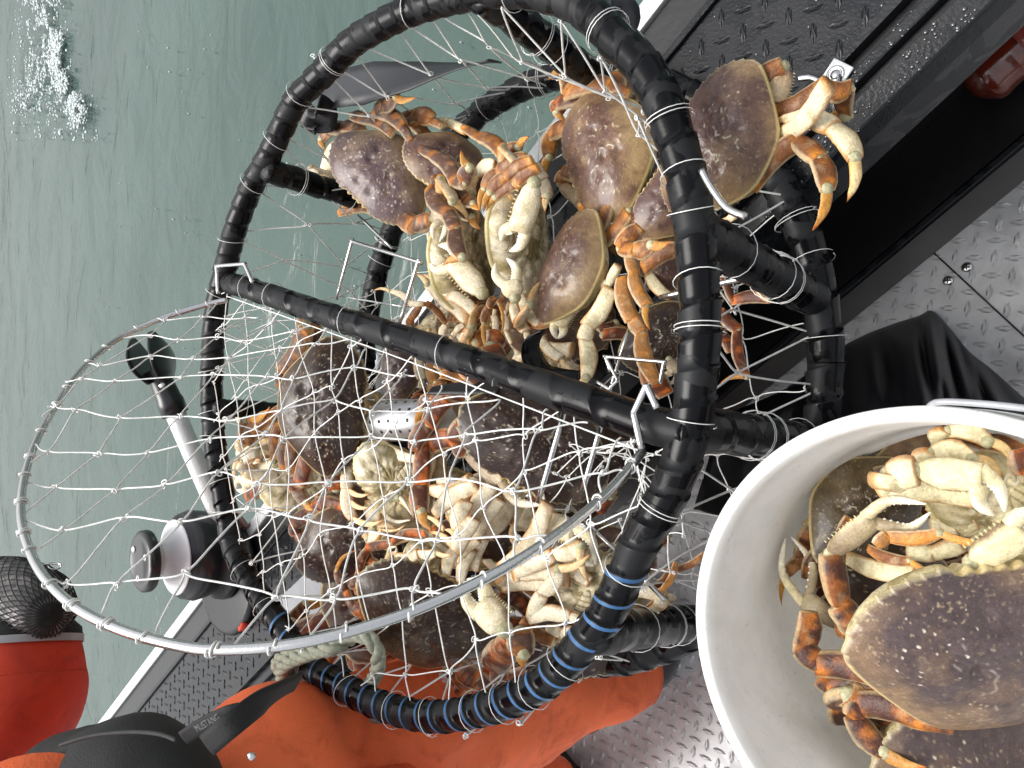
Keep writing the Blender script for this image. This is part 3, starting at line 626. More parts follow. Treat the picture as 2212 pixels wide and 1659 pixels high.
    rim = [(1.0, -.010), (.975, -.022), (.95, -.026)]; R_ = np.array([[(*(O[j]*r), zz) for j in range(n)] for r, zz in rim]); Rc = np.broadcast_to(hexc('cfc08e'), R_.shape)
    mb = MB(); Vv = np.concatenate([Vv, R_]); Cc = np.concatenate([col, Rc]); Wd = cr['W']
    L = cr['o']+Wd*(Vv[..., 0:1]*cr['x']+Vv[..., 1:2]*cr['f']+Vv[..., 2:3]*cr['u']); mb.grid(L, True, Cc, True)
    ob = mb.build('carapace', M['carapace'], cr['ob'], cr['o'])
    # eyes
    for sg in (1, -1):
        e = MB(); c = cr['o']+Wd*(sg*.098*cr['x']+.298*cr['f']+.006*cr['u']); r = .0115*Wd
        lathe(e, [(r*math.sin(t)+1e-5, -r*math.cos(t)) for t in np.linspace(0, math.pi, 7)], c, cr['f'], 10); e.build('eye', M['eye'], cr['ob'], cr['o'])
    return ob
def underside(cr, flap=True):
    pal = PAL[cr['pal']]; rs = cr['rs']; n = 120; O, m = outline(n, rs, 0); off = rs.random(3)*40
    lev = [(.952, -.024), (.955, -.045), (.93, -.075), (.86, -.110), (.74, -.14), (.60, -.158)]+[(q, -.158-.022*(1-(q/.6)**2)) for q in np.linspace(.56, .01, 22)]
    Vv = np.array([[(*(O[j]*r), zz) for j in range(n)] for r, zz in lev]); X, Y, Z = Vv[..., 0], Vv[..., 1], Vv[..., 2]
    an = np.arctan2(Y+.02, np.abs(X)); inn = (np.abs(Z) > .13)
    gr = 0*X
    for a0 in (-66, -42, -19, 6, 33, 58): gr = np.maximum(gr, np.exp(-((an-math.radians(a0+rs.normal(0, 4)+0)+.25*(vnoise(Vv+off, 9)-.5))/.05)**2)*rs.uniform(.5, 1))
    gr = gr*inn*ss(.03, .10, np.hypot(X, Y)); gr = np.maximum(gr, np.exp(-((np.hypot(X, Y*1.1)-.155)/.012)**2)*inn*.8)
    Z2 = Z+gr*.012+(vnoise(Vv+off, 14)-.5)*.03*inn+(vnoise(Vv+off, 40)-.5)*.008; Vv = np.stack([X, Y, Z2], -1)
    nn = fbm(Vv+off, 8); col = mix(pal['und'], hexc('c9bc96'), ss(.35, .65, nn)); col = mix(col, DIRT*.6, gr*.6); col = mix(col, DIRT*.9, ss(.46, .64, fbm(Vv+off+3, 13))*.85); col = mix(col, hexc('f0e6cc'), ss(.6, .75, fbm(Vv+off+8, 20))*.6)
    side_ = ss(-.13, -.03, Z); col = mix(col, hexc('a0925e'), side_*.6*ss(.3, .7, nn)); col = col*(.75+.5*vnoise(Vv+off, 45))[..., None]
    Wd = cr['W']; L = cr['o']+Wd*(Vv[..., 0:1]*cr['x']+Vv[..., 1:2]*cr['f']+Vv[..., 2:3]*cr['u']); mb = MB(); mb.grid(L, True, col, True)
    mb.build('underside', M['crab'], cr['ob'], cr['o'])
    if flap:
        q = np.linspace(0, 1, 25); wd = np.interp(q, [0, .1, .35, .7, 1], [.085, .10, .075, .045, .006]); yy = -.27+.30*q; V = []; C = []
        for t, w_, y in zip(q, wd, yy):
            st = (t*6) % 1; h = -.178-.012*math.sin(math.pi*min(1, t*1.05+.05))-.004*math.sin(math.pi*st); xs = np.linspace(-1, 1, 11)
            base = -.165 if t > .25 else -.13-.14*t
            V.append([(x*w_, y, base+(h-base)*(1-x**4)) for x in xs]); C.append([mix(pal['und'], DIRT, .2+.7*(st < .14)+.3*rs.random()) for x in xs])
        V = np.array(V); L = cr['o']+Wd*(V[..., 0:1]*cr['x']+V[..., 1:2]*cr['f']+V[..., 2:3]*cr['u']); mb = MB(); mb.grid(L, False, np.array(C)); mb.build('abdomen_flap', M['crab'], cr['ob'], cr['o'])
def W2L(cr, q): return cr['o']+cr['W']*(q[0]*cr['x']+q[1]*cr['f']+q[2]*cr['u'])
def auto_leg(cr, sg, i, spread=1.0, fold=.6, drop=.0):
    rs = cr['rs']; a = math.radians([38, 10, -16, -42][i]+rs.normal(0, 5)); y0 = [.12, .03, -.06, -.14][i]; fold = fold+rs.normal(0, .12)
    d = A(sg*math.cos(a), math.sin(a), 0); h = A(sg*.27, y0, -.115); k = h+d*.33*spread+A(0, 0, -.02+drop)
    c = k+nrm(d*(.75-fold)+A(0, -.5, -.45))*.12; p_ = c+nrm(-d*fold+A(0, -.30, -.50))*.22; t = p_+nrm(-d*(fold+.3)+A(0, .1, -.25))*.20
    pts = [W2L(cr, q) for q in (h, k, c, p_, t)]; mb = MB(); up = cr['u']
    for kk, (a_, b_) in zip('mcpd', zip(pts[:-1], pts[1:])):
        prof, w, th = SEGP[kk]; dd = nrm(b_-a_); u2 = up if abs(dd@up) < .85 else cr['f']
        seg_mesh(mb, a_-dd*cr['W']*.01, b_+dd*(0 if kk == 'd' else cr['W']*.01), u2, cr['W']*w, prof, th, leg_col(cr['pal'], kk == 'd') if up@CB > -.2 else (lambda f: (lambda t, sa, ca, q: f(t, -sa, ca, q)))(under_col(cr['pal'], kk == 'd')), bow=.004, rs=rs)
        if kk != 'd': joint(mb, b_, cr['W']*w*.33, u2, rs)
    return mb.build('leg', M['crab'], cr['ob'], cr['o'])
CRABS = {}
def crab(key, label, zk, c, pxw, fd, z, up=(0, 0, 1), pal='purple', legs=(), claws=(), auto=(), body='ct', hi=.8, group='crabs piled in the crab pot', teeth=1, bulge=1.0, name='crab'):
    """c, pxw, fd in the coordinates of zoom zk; up = (right, up, towards camera) in camera axes"""
    (u, v), = Q(zk, [c]); sc = ZM[zk][2]*1.8228; o = P(u, v, z); U = nrm(CR*up[0]+CU*up[1]+CB*up[2]); U0 = U
    q = PL(u+fd[0]*20/np.hypot(*fd), v+fd[1]*20/np.hypot(*fd), o, U) if abs(U@nrm(o-CC)) > .12 else o+CR*fd[0]-CU*fd[1]
    f = nrm((q-o)-U*((q-o)@U)); x = np.cross(f, U)
    d = .01; pr = lambda p: np.array([FV*((p-CC)@CR)/depth(p), -FV*((p-CC)@CU)/depth(p)])
    W_ = (pxw*1.07/sc)/(np.linalg.norm(pr(o+x*d)-pr(o-x*d))/(2*d)); 
    cr = dict(o=o, u=U, f=f, x=x, W=W_, pal=pal, rs=np.random.default_rng(sum(map(ord, key))*7+3))
    cr['ob'] = thing(name, o, label, 'crab', group); CRABS[key] = cr
    print('CRAB', key, 'W=%.3f' % W_, 'z=%.2f' % z)
    if 'c' in body: carapace(cr, hi, teeth, bulge)
    if 't' in body: underside(cr)
    for L in legs:
        zk2, kinds, face, pts = L[:4]; o_ = L[4] if len(L) > 4 else {}
        dz = o_.get('z', (.01, .01)); n = len(pts); pts3 = [P(uu, vv, z+dz[0]+(dz[1]-dz[0])*i/(n-1)) for i, (uu, vv) in enumerate(Q(zk2, pts))]
        make_leg(cr, pts3, kinds, face, o_.get('w', 1), o_.get('pal'), None, o_.get('bow', 0))
    for L in claws:
        zk2, face, pts = L[:3]; o_ = L[3] if len(L) > 3 else {}
        dz = o_.get('z', (.02, .02)); n = len(pts); pts3 = [P(uu, vv, z+dz[0]+(dz[1]-dz[0])*i/(n-1)) for i, (uu, vv) in enumerate(Q(zk2, pts))]
        make_claw(cr, pts3, face, o_.get('open', .35), o_.get('side', 1), o_.get('w', 1), o_.get('pal'))
    for sg, i in auto: auto_leg(cr, sg, i)
    return cr
ALL8 = [(s_, i) for s_ in (1, -1) for i in range(4)]
UPL = (-.30, .0, .95)
# --- upper left group
crab('A', 'grayish purple crab, back up, at upper left of the pot, white marks on shell', 'Za', (1125, 835), 960, (-.70, .71), .665, (-.05, .08, 1), 'purple', hi=1.1, legs=[
 ('Za', 'jmcpd', 't', [(1370, 560), (1300, 445), (1070, 310), (1120, 262), (1240, 180), (1415, 185)], dict(z=(-.005, .015), bow=1)),
 ('Za', 'mpd', 't', [(1200, 500), (935, 370), (860, 345), (805, 333)], dict(z=(0, .01), w=.85)),
 ('Za', 'mcpd', 't', [(960, 520), (790, 440), (680, 460), (590, 550), (622, 640)], dict(z=(.0, .0))),
 ('Za', 'jmcpd', 't', [(1420, 620), (1560, 690), (1760, 910), (1835, 925), (1880, 800), (1800, 650)], dict(z=(-.01, .015), bow=-1)),
 ('Za', 'jmcpd', 't', [(1450, 780), (1570, 880), (1770, 1010), (1840, 1060), (1910, 1110), (1975, 1165)], dict(z=(-.02, -.01), w=.8)),
 ('Za', 'mpd', 't', [(1560, 950), (1800, 1120), (1900, 1230), (1975, 1335)], dict(z=(-.02, -.02), w=.9)),
 ('Za', 'mcpd', 't', [(1540, 980), (1690, 1190), (1760, 1330), (1815, 1580), (1640, 1650)], dict(z=(.0, .03)))],
 claws=[('Za', 't', [(1290, 1240), (1400, 1310), (1550, 1250), (1660, 1200), (1590, 1430)], dict(z=(-.01, -.01), open=.25, w=.9)),
        ('Za', 't', [(960, 820), (860, 760), (760, 680), (740, 800), (800, 900)], dict(z=(-.04, -.03), w=.8))])
crab('A2', 'cream bellied crab turned belly up beneath the gray purple crab at the pot\'s left', 'Za', (900, 950), 640, (.5, -.8), .60, (-.2, 0, -1), 'cream', hi=.6, legs=[
 ('Za', 'pd', 'u', [(800, 570), (615, 830), (640, 1000)], dict(w=1.7)), ('Za', 'mp', 'u', [(830, 800), (640, 960), (560, 930)], dict(w=1.25)),
 ('Za', 'mp', 'u', [(860, 960), (700, 1020), (640, 1030)], dict(w=1.1)), ('Za', 'm', 'u', [(930, 1110), (700, 1055)], dict(w=1.1)),
 ('Za', 'mc', 't', [(1080, 1200), (880, 1160), (750, 1190)], dict(pal='tan')), ('Za', 'mc', 't', [(1100, 1170), (900, 1130), (780, 1150)], dict(pal='tan', w=.8))], auto=[(1, 2), (1, 3)])
crab('B', 'tan brown crab tucked behind the gray purple crab, pale rear edge showing', 'Za', (1700, 760), 800, (-.62, .78), .625, (.12, .2, 1), 'tan', legs=[
 ('Za', 'jm', 't', [(1640, 430), (1550, 390), (1280, 440)], dict(w=1.15)), ('Za', 'mc', 't', [(1560, 350), (1400, 320), (1265, 375)], dict(w=.9)),
 ('Za', 'jj', 'u', [(1560, 400), (1700, 400), (1850, 480)], dict(z=(-.01, -.01), w=1.2)),
 ('Z1', 'jmpd', 't', [(1340, 560), (1440, 620), (1640, 775), (1735, 700), (1810, 625)], dict(z=(0, .02), w=1.15, bow=-1))], auto=[(-1, 3), (1, 2)])
crab('C', 'mottled cream crab standing on edge with toothed white claws, left of its twin', 'Z3', (600, 190), 690, (1, -.22), .60, (-.72, .1, -.69), 'cream', legs=[
 ('Z3', 'mpd', 'u', [(640, 540), (500, 420), (420, 330), (350, 262)], dict(w=.75, z=(.0, .02))), ('Z3', 'mpd', 'u', [(700, 500), (550, 390), (470, 320), (388, 265)], dict(w=.75, z=(.02, .04))),
 ('Z1', 'jm', 't', [(1180, 1250), (1220, 1300), (1310, 1480)], dict(w=.6, z=(.02, .03)))],
 claws=[('Z3', 'u', [(735, 375), (570, 195), (455, 150)], dict(z=(.05, .06), open=.75, side=1, w=1.15)),
        ('Z1', 'u', [(1190, 1220), (1160, 1290), (1100, 1400)], dict(z=(.03, .03), open=.4, w=.55))], auto=[(1, 1), (1, 2), (-1, 1), (-1, 2)])
crab('D', 'mottled cream crab standing on edge, four striped legs folded over its top', 'Z1', (1710, 1380), 900, (1, -.0), .60, (-.74, .0, -.67), 'cream', legs=[
 ('Z1', 'mpd', 't', [(1790, 775), (1600, 880), (1490, 1000), (1455, 1155)], dict(z=(.05, .06), w=.8, pal='tan', bow=1)), ('Z1', 'mpd', 't', [(1830, 800), (1660, 910), (1530, 1030), (1480, 1160)], dict(z=(.06, .07), w=.8, pal='tan', bow=1)),
 ('Z1', 'mpd', 't', [(1870, 850), (1720, 960), (1570, 1060), (1500, 1165)], dict(z=(.055, .065), w=.85, pal='tan', bow=1)),
 ('Z1', 'pd', 'u', [(1560, 840), (1440, 880), (1415, 1040)], dict(z=(.03, .03))), ('Z1', 'mpd', 'u', [(1850, 840), (1900, 930), (1950, 1050), (1930, 1170)], dict(z=(.02, .0), w=.9))],
 claws=[('Z1', 'u', [(1850, 960), (1740, 1310), (1640, 1420)], dict(z=(.06, .05), open=.5, side=-1, w=1.15)), ('Z3', 'u', [(925, 400), (900, 310), (845, 185)], dict(z=(.06, .06), open=.45, side=-1, w=1.0))], auto=[(-1, 1), (-1, 2), (1, 2)])
# --- right group
crab('E', 'wet brown crab, back up, in front of the ring tube\'s upper right arc', 'Z2', (585, 725), 700, (-.84, .55), .58, (-.60, .12, .79), 'tan', hi=1.1, bulge=1.1, legs=[
 ('Z2', 'jmpd', 't', [(700, 400), (600, 360), (350, 385), (335, 250), (235, 315)], dict(z=(-.01, -.01), w=1.1)), ('Z2', 'mpd', 't', [(540, 440), (300, 450), (285, 500), (330, 550)], dict(z=(-.02, -.03), w=1.0, pal='dark')),
 ('Z2', 'mpd', 't', [(400, 600), (265, 625), (240, 760), (205, 930)], dict(z=(-.03, -.05), w=1.05))],
 claws=[('Z2', 't', [(420, 880), (330, 850), (305, 920), (420, 1020), (560, 1040)], dict(z=(-.05, -.05), w=.7))], auto=[(1, 2), (1, 3)])
crab('F', 'big tan crab climbing out over the ring at the upper right, orange legs outstretched', 'Z2', (1240, 700), 960, (-.9, -.42), .70, (-.62, -.10, .78), 'tan', hi=1.2, bulge=1.1, legs=[
 ('Z2', 'm', 'u', [(1480, 680), (1850, 350)], dict(z=(-.03, .03), w=.85)), ('Z2', 'cm', 'u', [(1480, 620), (1600, 540), (1860, 400)], dict(z=(-.04, .02), w=.5)),
 ('Z2', 'mcpd', 'u', [(1500, 770), (1735, 520), (1880, 590), (2010, 770), (1965, 1030)], dict(z=(-.03, .0), w=1.05, bow=-1, pal='tan')),
 ('Z2', 'jmcpd', 't', [(1290, 1010), (1420, 935), (1680, 670), (1800, 770), (1850, 950), (1770, 1190)], dict(z=(-.02, .0), w=1.0, bow=-1, pal='tan'))],
 claws=[('Z2', 't', [(1430, 330), (1600, 240), (1560, 450), (1490, 610)], dict(z=(-.01, -.02), w=.85, open=.1))], auto=[(1, 3)])
crab('G', 'brown crab behind the thick ring tube, red toothed edge toward the wet brown crab', 'Z2', (970, 1010), 560, (-.8, -.55), .575, (-.2, -.1, .95), 'tan', legs=[('Z2', 'pd', 't', [(770, 1020), (790, 960), (860, 830)], dict(w=.35, pal='dark')), ('Z2', 'jj', 'u', [(1200, 1180), (1280, 1130), (1330, 1090)], {})], auto=[(-1, 2)])
crab('H', 'tan crab tilted on its side in the pot\'s middle, cream legs hanging down right', 'Z3', (1250, 240), 690, (-.86, -.5), .62, (-.74, .16, .64), 'tan', hi=1.1, bulge=1.05, legs=[
 ('Z3', 'mcpd', 't', [(1650, 0), (1545, 115), (1620, 125), (1720, 95), (1830, 75)], dict(z=(.03, .05), w=1.05)), ('Z3', 'cmd', 't', [(1590, 150), (1615, 250), (1690, 440), (1710, 590)], dict(z=(.02, .02), w=.8, pal='cream')),
 ('Z3', 'mcp', 't', [(1550, 290), (1610, 530), (1660, 600), (1745, 890)], dict(z=(.02, .02), w=.95, pal='cream')), ('Z3', 'mcpd', 'u', [(1470, 350), (1350, 560), (1330, 640), (1340, 860), (1280, 910)], dict(z=(.03, .04), w=1.0, bow=-1)),
 ('Z3', 'jj', 'u', [(1400, 330), (1470, 320), (1520, 220)], dict(z=(-.01, 0)))],
 claws=[('Z3', 'u', [(1350, 400), (1260, 420), (1180, 560), (1170, 640)], dict(z=(.0, .0), w=.95, open=.05)), ], auto=[(1, 0), (1, 1), (1, 2)])
crab('H2', 'brown crab half hidden behind the thick ring tube, below the hanging legs', 'Z3', (1760, 160), 430, (-.6, .6), .56, (-.2, -.1, .95), 'tan', hi=.6, legs=[('Z3', 'm', 't', [(1890, 110), (1680, 230)], dict(w=1.6, z=(.03, .03))), ('Z3', 'p', 'u', [(1700, 260), (1830, 400)], dict(w=1.2))], auto=[(1, 1), (1, 2)])
crab('I', 'dark red crab under the net beside the thick ring tube', 'Z3', (1800, 620), 560, (.3, .9), .575, (-.1, 0, 1), 'dark', legs=[
 ('Zi', 'jpd', 't', [(380, 300), (440, 440), (660, 430), (560, 330)], dict(w=.9, bow=-1)), ('Zi', 'mpd', 't', [(370, 500), (470, 610), (525, 900), (365, 940)], dict(w=.85, bow=1)),
 ('Zi', 'mc', 't', [(340, 560), (400, 680), (430, 740)], dict(w=.9)), ('Z3', 'p', 't', [(1700, 790), (1800, 960)], dict(w=1.9, z=(.03, .03)))], claws=[('Z3', 't', [(1820, 760), (1860, 830), (1800, 900)], dict(w=.8))], auto=[(-1, 2), (-1, 3), (1, 2)])
# --- middle cluster
crab('J', 'pale crab turned belly up left of the middle with folded orange legs', 'Zc', (640, 560), 560, (.3, 1), .575, (-.1, 0, -1), 'cream', hi=.6, legs=[
 ('Zc', 'cpd', 'u', [(470, 270), (320, 265), (100, 130), (-100, 130)], dict(z=(.06, .07), w=.9)), ('Zc', 'm', 't', [(700, 480), (490, 260)], dict(z=(.03, .05), w=.95, pal='tan')),
 ('Zc', 'cpd', 't', [(420, 300), (330, 420), (320, 520), (410, 600)], dict(z=(.05, .05), w=1.2, pal='tan')), ('Zc', 'pd', 'u', [(700, 500), (660, 620), (610, 700)], dict(z=(.04, .04))),
 ('Zc', 'mp', 'u', [(900, 500), (820, 560), (760, 720)], dict(z=(.03, .04), w=.8)), ('Zc', 'mp', 't', [(960, 450), (800, 440), (700, 430)], dict(z=(.0, .0), pal='tan')), ('Zc', 'd', 'u', [(520, 540), (510, 680)], dict(z=(.05, .05), w=.7)),
 ('Zc', 'mpd', 'u', [(840, 600), (940, 700), (900, 780), (830, 740)], dict(w=.7))], auto=[(1, 1), (-1, 0), (-1, 1)])
crab('J2', 'pale legged crab lying below the two on edge crabs, slim tan legs slanting left', 'Zc', (820, 330), 480, (.7, .6), .56, (0, 0, -1), 'cream', hi=.5, legs=[
 ('Zc', 'mp', 'u', [(1040, 400), (850, 260), (640, 80)], dict(w=.9, z=(.04, .05), pal='tan')), ('Zc', 'mp', 't', [(880, 420), (640, 210), (480, 60)], dict(w=.85, z=(.04, .05), pal='tan')), ('Zc', 'm', 'u', [(1020, 430), (850, 310)], dict(w=1.0, z=(.02, .02)))], auto=[(1, 1), (-1, 1)])
crab('K', 'pale crab with upright orange legs hooked downward at the pot\'s centre', 'Zc', (1250, 640), 560, (.1, 1), .575, (0, 0, -1), 'cream', hi=.6, legs=[
 ('Zc', 'mpd', 't', [(1240, 200), (1180, 300), (1120, 480), (1200, 830)], dict(z=(.05, .06), pal='tan', w=1.1, bow=1)), ('Zc', 'mpd', 't', [(1130, 300), (1020, 420), (970, 570), (980, 780)], dict(z=(.04, .05), pal='tan', w=1.05, bow=1)),
 ('Zc', 'md', 't', [(1350, 90), (1285, 260), (1300, 650)], dict(z=(.05, .06), w=.85, pal='tan', bow=-1)), ('Zc', 'p', 't', [(1380, 120), (1340, 330)], dict(z=(.04, .04), pal='tan', w=.6)),
 ('Zc', 'pd', 'u', [(1080, 580), (1040, 740), (1080, 820)], dict(z=(.03, .03))), ('Zc', 'jmj', 'u', [(1300, 780), (1240, 560), (1230, 400), (1240, 330)], dict(z=(.03, .03))), ('Zc', 'jmj', 'u', [(1420, 700), (1360, 560), (1340, 400), (1400, 250)], dict(z=(.03, .03)))], auto=[(1, 0), (1, 1), (-1, 1)])
crab('L', 'white bellied crab under the middle of the hinge bar beside the black band', 'Zc', (1700, 880), 680, (-.2, 1), .565, (0, 0, -1), 'cream', hi=.6, legs=[
 ('Zc', 'mj', 'u', [(1440, 250), (1580, 560), (1600, 650)], dict(z=(.06, .05), w=1.25)), ('Zc', 'm', 'u', [(1530, 190), (1730, 490)], dict(z=(.06, .05), w=1.2)),
 ('Zc', 'mp', 'u', [(1390, 740), (1560, 880), (1760, 1040)], dict(z=(.05, .05), w=1.25)), ('Zc', 'mp', 'u', [(1560, 800), (1640, 900), (1760, 1010)], dict(z=(.05, .055), w=1.0)),
 ('Zc', 'md', 'u', [(1730, 610), (1960, 860), (2100, 1000)], dict(z=(.05, .05), w=1.1)), ('Zc', 'm', 't', [(1620, 470), (1850, 460)], dict(z=(.05, .05), pal='tan')),
 ('Zc', 'mm', 'u', [(1550, 720), (1750, 720), (2080, 760)], dict(z=(.0, .0), w=1.8))], claws=[('Z3', 'u', [(1020, 1010), (1080, 1080), (1140, 1150)], dict(z=(.05, .05), w=.8, open=.1))], auto=[(1, 0), (1, 1)])
crab('N', 'small brown crab standing beside the perforated steel can, white legs behind', 'Z4', (1430, 500), 420, (-1, .05), .575, (-.25, 0, .95), 'purple', hi=.7, legs=[('Z4', 'mj', 'u', [(1570, 370), (1590, 540), (1580, 600)], dict(w=1.3)), ('Z4', 'mj', 't', [(1660, 400), (1680, 560), (1640, 620)], dict(w=1.3, pal='cream')), ('Z4', 'mp', 't', [(1900, 460), (1740, 580), (1650, 630)], dict(pal='tan', z=(.03, .03)))], auto=[(-1, 1), (-1, 2)])
# --- lower group
crab('M', 'large dark brown crab, back up, under the lid net at the pot\'s lower left', 'Z4', (860, 735), 960, (1, .06), .72, (-.12, -.04, 1), 'dark', hi=1.2, legs=[
 ('Z4', 'jmd', 't', [(560, 580), (570, 470), (740, 160), (690, 100)], dict(z=(-.01, .0), pal='purple', w=1.15, bow=1)), ('Z4', 'jm', 't', [(760, 420), (780, 330), (810, 140)], dict(z=(-.03, -.02), pal='purple', w=.8)),
 ('Z4', 'jmcpd', 't', [(580, 740), (500, 800), (335, 985), (290, 945), (315, 830), (485, 740)], dict(z=(-.01, .01), pal='tan', w=1.0, bow=1)), ('Z4', 'm', 't', [(560, 850), (535, 1110)], dict(z=(-.02, -.02), pal='tan', w=.75)),
 ('Z4', 'm', 't', [(620, 900), (600, 1190)], dict(z=(-.02, -.02), pal='purple', w=.75)), ('Z4', 'mpd', 't', [(670, 940), (670, 1230), (750, 1440), (800, 1490)], dict(z=(-.01, .0), pal='purple', w=.8))],
 claws=[('Z4', 't', [(880, 1060), (880, 1170), (1000, 1150), (1060, 1120), (1090, 1200)], dict(z=(-.03, -.04), w=.8))], auto=[(1, 2), (1, 1)])
crab('Q', 'cream crab on edge below the large dark crab, white claw reaching left', 'Z4', (740, 1270), 640, (.1, 1), .64, (-.1, -.35, -.9), 'cream', hi=.6, legs=[
 ('Z4', 'pd', 'u', [(340, 960), (260, 1100), (240, 1330)], dict(z=(.02, .02), w=1.0)), ('Z4', 'mc', 'u', [(480, 880), (400, 1130), (340, 1200)], dict(z=(-.01, .0), w=.9)),
 ('Z4', 'mc', 't', [(520, 1220), (440, 1330), (330, 1390)], dict(z=(.03, .03), pal='dark', w=1.3))],
 claws=[('Z4', 'u', [(520, 1150), (300, 1290), (240, 1340)], dict(z=(.02, .02), w=1.25, open=.05))], auto=[(-1, 2), (1, 2)])
crab('O', 'dark brown crab just below the hinge bar\'s middle, orange legs spread left', 'Z3', (1060, 1210), 900, (-.45, .89), .70, (.10, .12, 1), 'dark', hi=1.2, legs=[
 ('Zf', 'mpd', 't', [(1050, 880), (760, 900), (650, 1000), (600, 1240)], dict(z=(.0, .01), w=.9, bow=1, pal='dark')), ('Zf', 'mp', 't', [(890, 930), (720, 1140), (570, 1400)], dict(z=(.02, .03), w=.95, bow=1)),
 ('Zf', 'm', 't', [(990, 1300), (690, 1370)], dict(z=(.01, .01), w=1.15)), ('Z4', 'cpd', 't', [(1600, 1030), (1585, 1290), (1585, 1500), (1660, 1640)], dict(z=(.02, .03), w=1.05)),
 ('Zf', 'm', 't', [(1100, 880), (1480, 960)], dict(z=(-.02, -.02)))],
 claws=[('Z3', 't', [(640, 1130), (600, 1230), (650, 1300), (880, 1440), (1090, 1590)], dict(z=(.03, .01), w=.95, open=.12, side=1))], auto=[(1, 2), (1, 3)])
crab('W', 'very dark crab deep in the pot\'s lower right behind the steel rods', 'Z3', (1330, 1370), 620, (.5, .8), .57, (0, 0, 1), 'dark', legs=[('Z3', 'mp', 't', [(1380, 1440), (1480, 1550), (1420, 1640)], dict(w=1.1, z=(.02, .02)))], auto=[(1, 1), (1, 2), (-1, 2)])
crab('P', 'belly up crab with dirty cream chest and white fanned rear legs', 'Z4', (1380, 1270), 640, (-.8, .5), .655, (-.1, .1, -1), 'cream', hi=.6, legs=[
 ('Z5', 'mc', 'u', [(780, 170), (980, 120), (1010, 180)], dict(z=(.02, .03), w=1.2)), ('Z5', 'p', 'u', [(1010, 150), (800, 290)], dict(z=(.04, .05), w=1.25)), ('Z5', 'p', 'u', [(1090, 150), (1000, 310)], dict(z=(.03, .04), w=1.2)),
 ('Z5', 'p', 'u', [(1130, 220), (1010, 410)], dict(z=(.02, .03), w=1.25)), ('Z5', 'p', 'u', [(1000, 320), (910, 480)], dict(z=(.05, .06), w=1.3)), ('Z5', 'p', 'u', [(960, 230), (910, 370)], dict(z=(.055, .06), w=1.2)),
 ('Z5', 'mc', 'u', [(820, 130), (1060, 90), (1110, 150)], dict(z=(.01, .01))), ('Z5', 'dd', 'u', [(900, 400), (840, 370), (720, 300)], dict(z=(.05, .05), w=.8)), ('Z5', 'd', 'u', [(900, 470), (760, 380)], dict(z=(.05, .05))),
 ('Z4', 'mcp', 'u', [(1090, 1050), (1050, 1200), (1040, 1330), (1090, 1550)], dict(z=(.03, .04), w=1.15)), ('Z4', 'd', 'u', [(1055, 1345), (1215, 1370)], dict(z=(.04, .04), w=.9)), ('Z4', 'd', 'u', [(1070, 1430), (1210, 1468)], dict(z=(.045, .045), w=.9)),
 ('Z4', 'd', 'u', [(1095, 1555), (1310, 1560)], dict(z=(.04, .04), w=1.1)), ('Z4', 'md', 'u', [(1300, 980), (1190, 850), (1110, 590)], dict(z=(.0, .02), w=1.0)), ('Z4', 'md', 'u', [(1320, 960), (1290, 780), (1190, 600)], dict(z=(-.01, .0), w=.9)),
 ('Z4', 'mp', 'u', [(1150, 1000), (1240, 950), (1560, 1120)], dict(z=(.02, .0), w=.9))],
 claws=[('Z4', 't', [(1200, 1290), (1290, 1430), (1510, 1545)], dict(z=(.01, .01), open=.1, w=.8, side=-1))])
crab('R', 'dark red brown crab low at the pot\'s left, one orange leg folded left', 'Z5', (330, 430), 520, (.4, .9), .66, (-.1, -.1, 1), 'dark', legs=[('Z5', 'mc', 't', [(220, 300), (80, 345), (90, 390)], dict(w=1.15)), ('Z5', 'mp', 't', [(330, 250), (170, 265), (140, 240)], dict(w=1.0)), ('Z5', 'd', 't', [(160, 260), (200, 180)], {}), ('Z5', 'm', 't', [(100, 390), (200, 470)], dict(w=1.2, z=(-.01, -.01)))], auto=[(-1, 3)])
crab('S', 'belly up crab with a purple claw joint above the lid rim, orange legs at left', 'Zd', (1020, 930), 620, (-1, .1), .665, (0, .1, -1), 'cream', hi=.6, legs=[
 ('Zd', 'pcd', 't', [(1040, 560), (670, 660), (420, 700), (560, 520)], dict(z=(.04, .04), w=1.3, pal='dark', bow=1)), ('Zd', 'pd', 'u', [(400, 700), (560, 510), (830, 450)], dict(z=(.02, .02), w=.8)), ('Zd', 'mc', 't', [(420, 720), (320, 960), (290, 1080)], dict(z=(.04, .04), pal='dark', w=1.1)),
 ('Zd', 'mc', 't', [(560, 980), (440, 860), (390, 760)], dict(z=(.03, .03), pal='dark', w=1.3)), ('Zd', 'mpd', 'u', [(720, 800), (960, 770), (1150, 760), (1340, 775)], dict(z=(.055, .055), w=1.2)), ('Zd', 'mcpd', 't', [(330, 1420), (180, 1190), (140, 1100), (70, 960), (290, 735)], dict(z=(.03, .04), pal='dark', w=1.15, bow=-1)),
 ('Zd', 'p', 'u', [(1390, 700), (1260, 1010)], dict(z=(.02, .02), w=1.5)), ('Zd', 'p', 'u', [(1560, 740), (1420, 1080)], dict(z=(.01, .01), w=1.5)), ('Zd', 'p', 'u', [(1680, 620), (1570, 950)], dict(z=(.0, .0), w=1.5)), ('Zd', 'pd', 'u', [(1620, 640), (1450, 800), (1380, 900)], dict(z=(.02, .03)))],
 claws=[('Zd', 't', [(860, 1000), (740, 980), (610, 920), (660, 760), (720, 700)], dict(z=(.04, .05), w=.9, open=.02, white=0) if 0 else dict(z=(.04, .05), w=.8, open=.02))], auto=[(1, 0)])
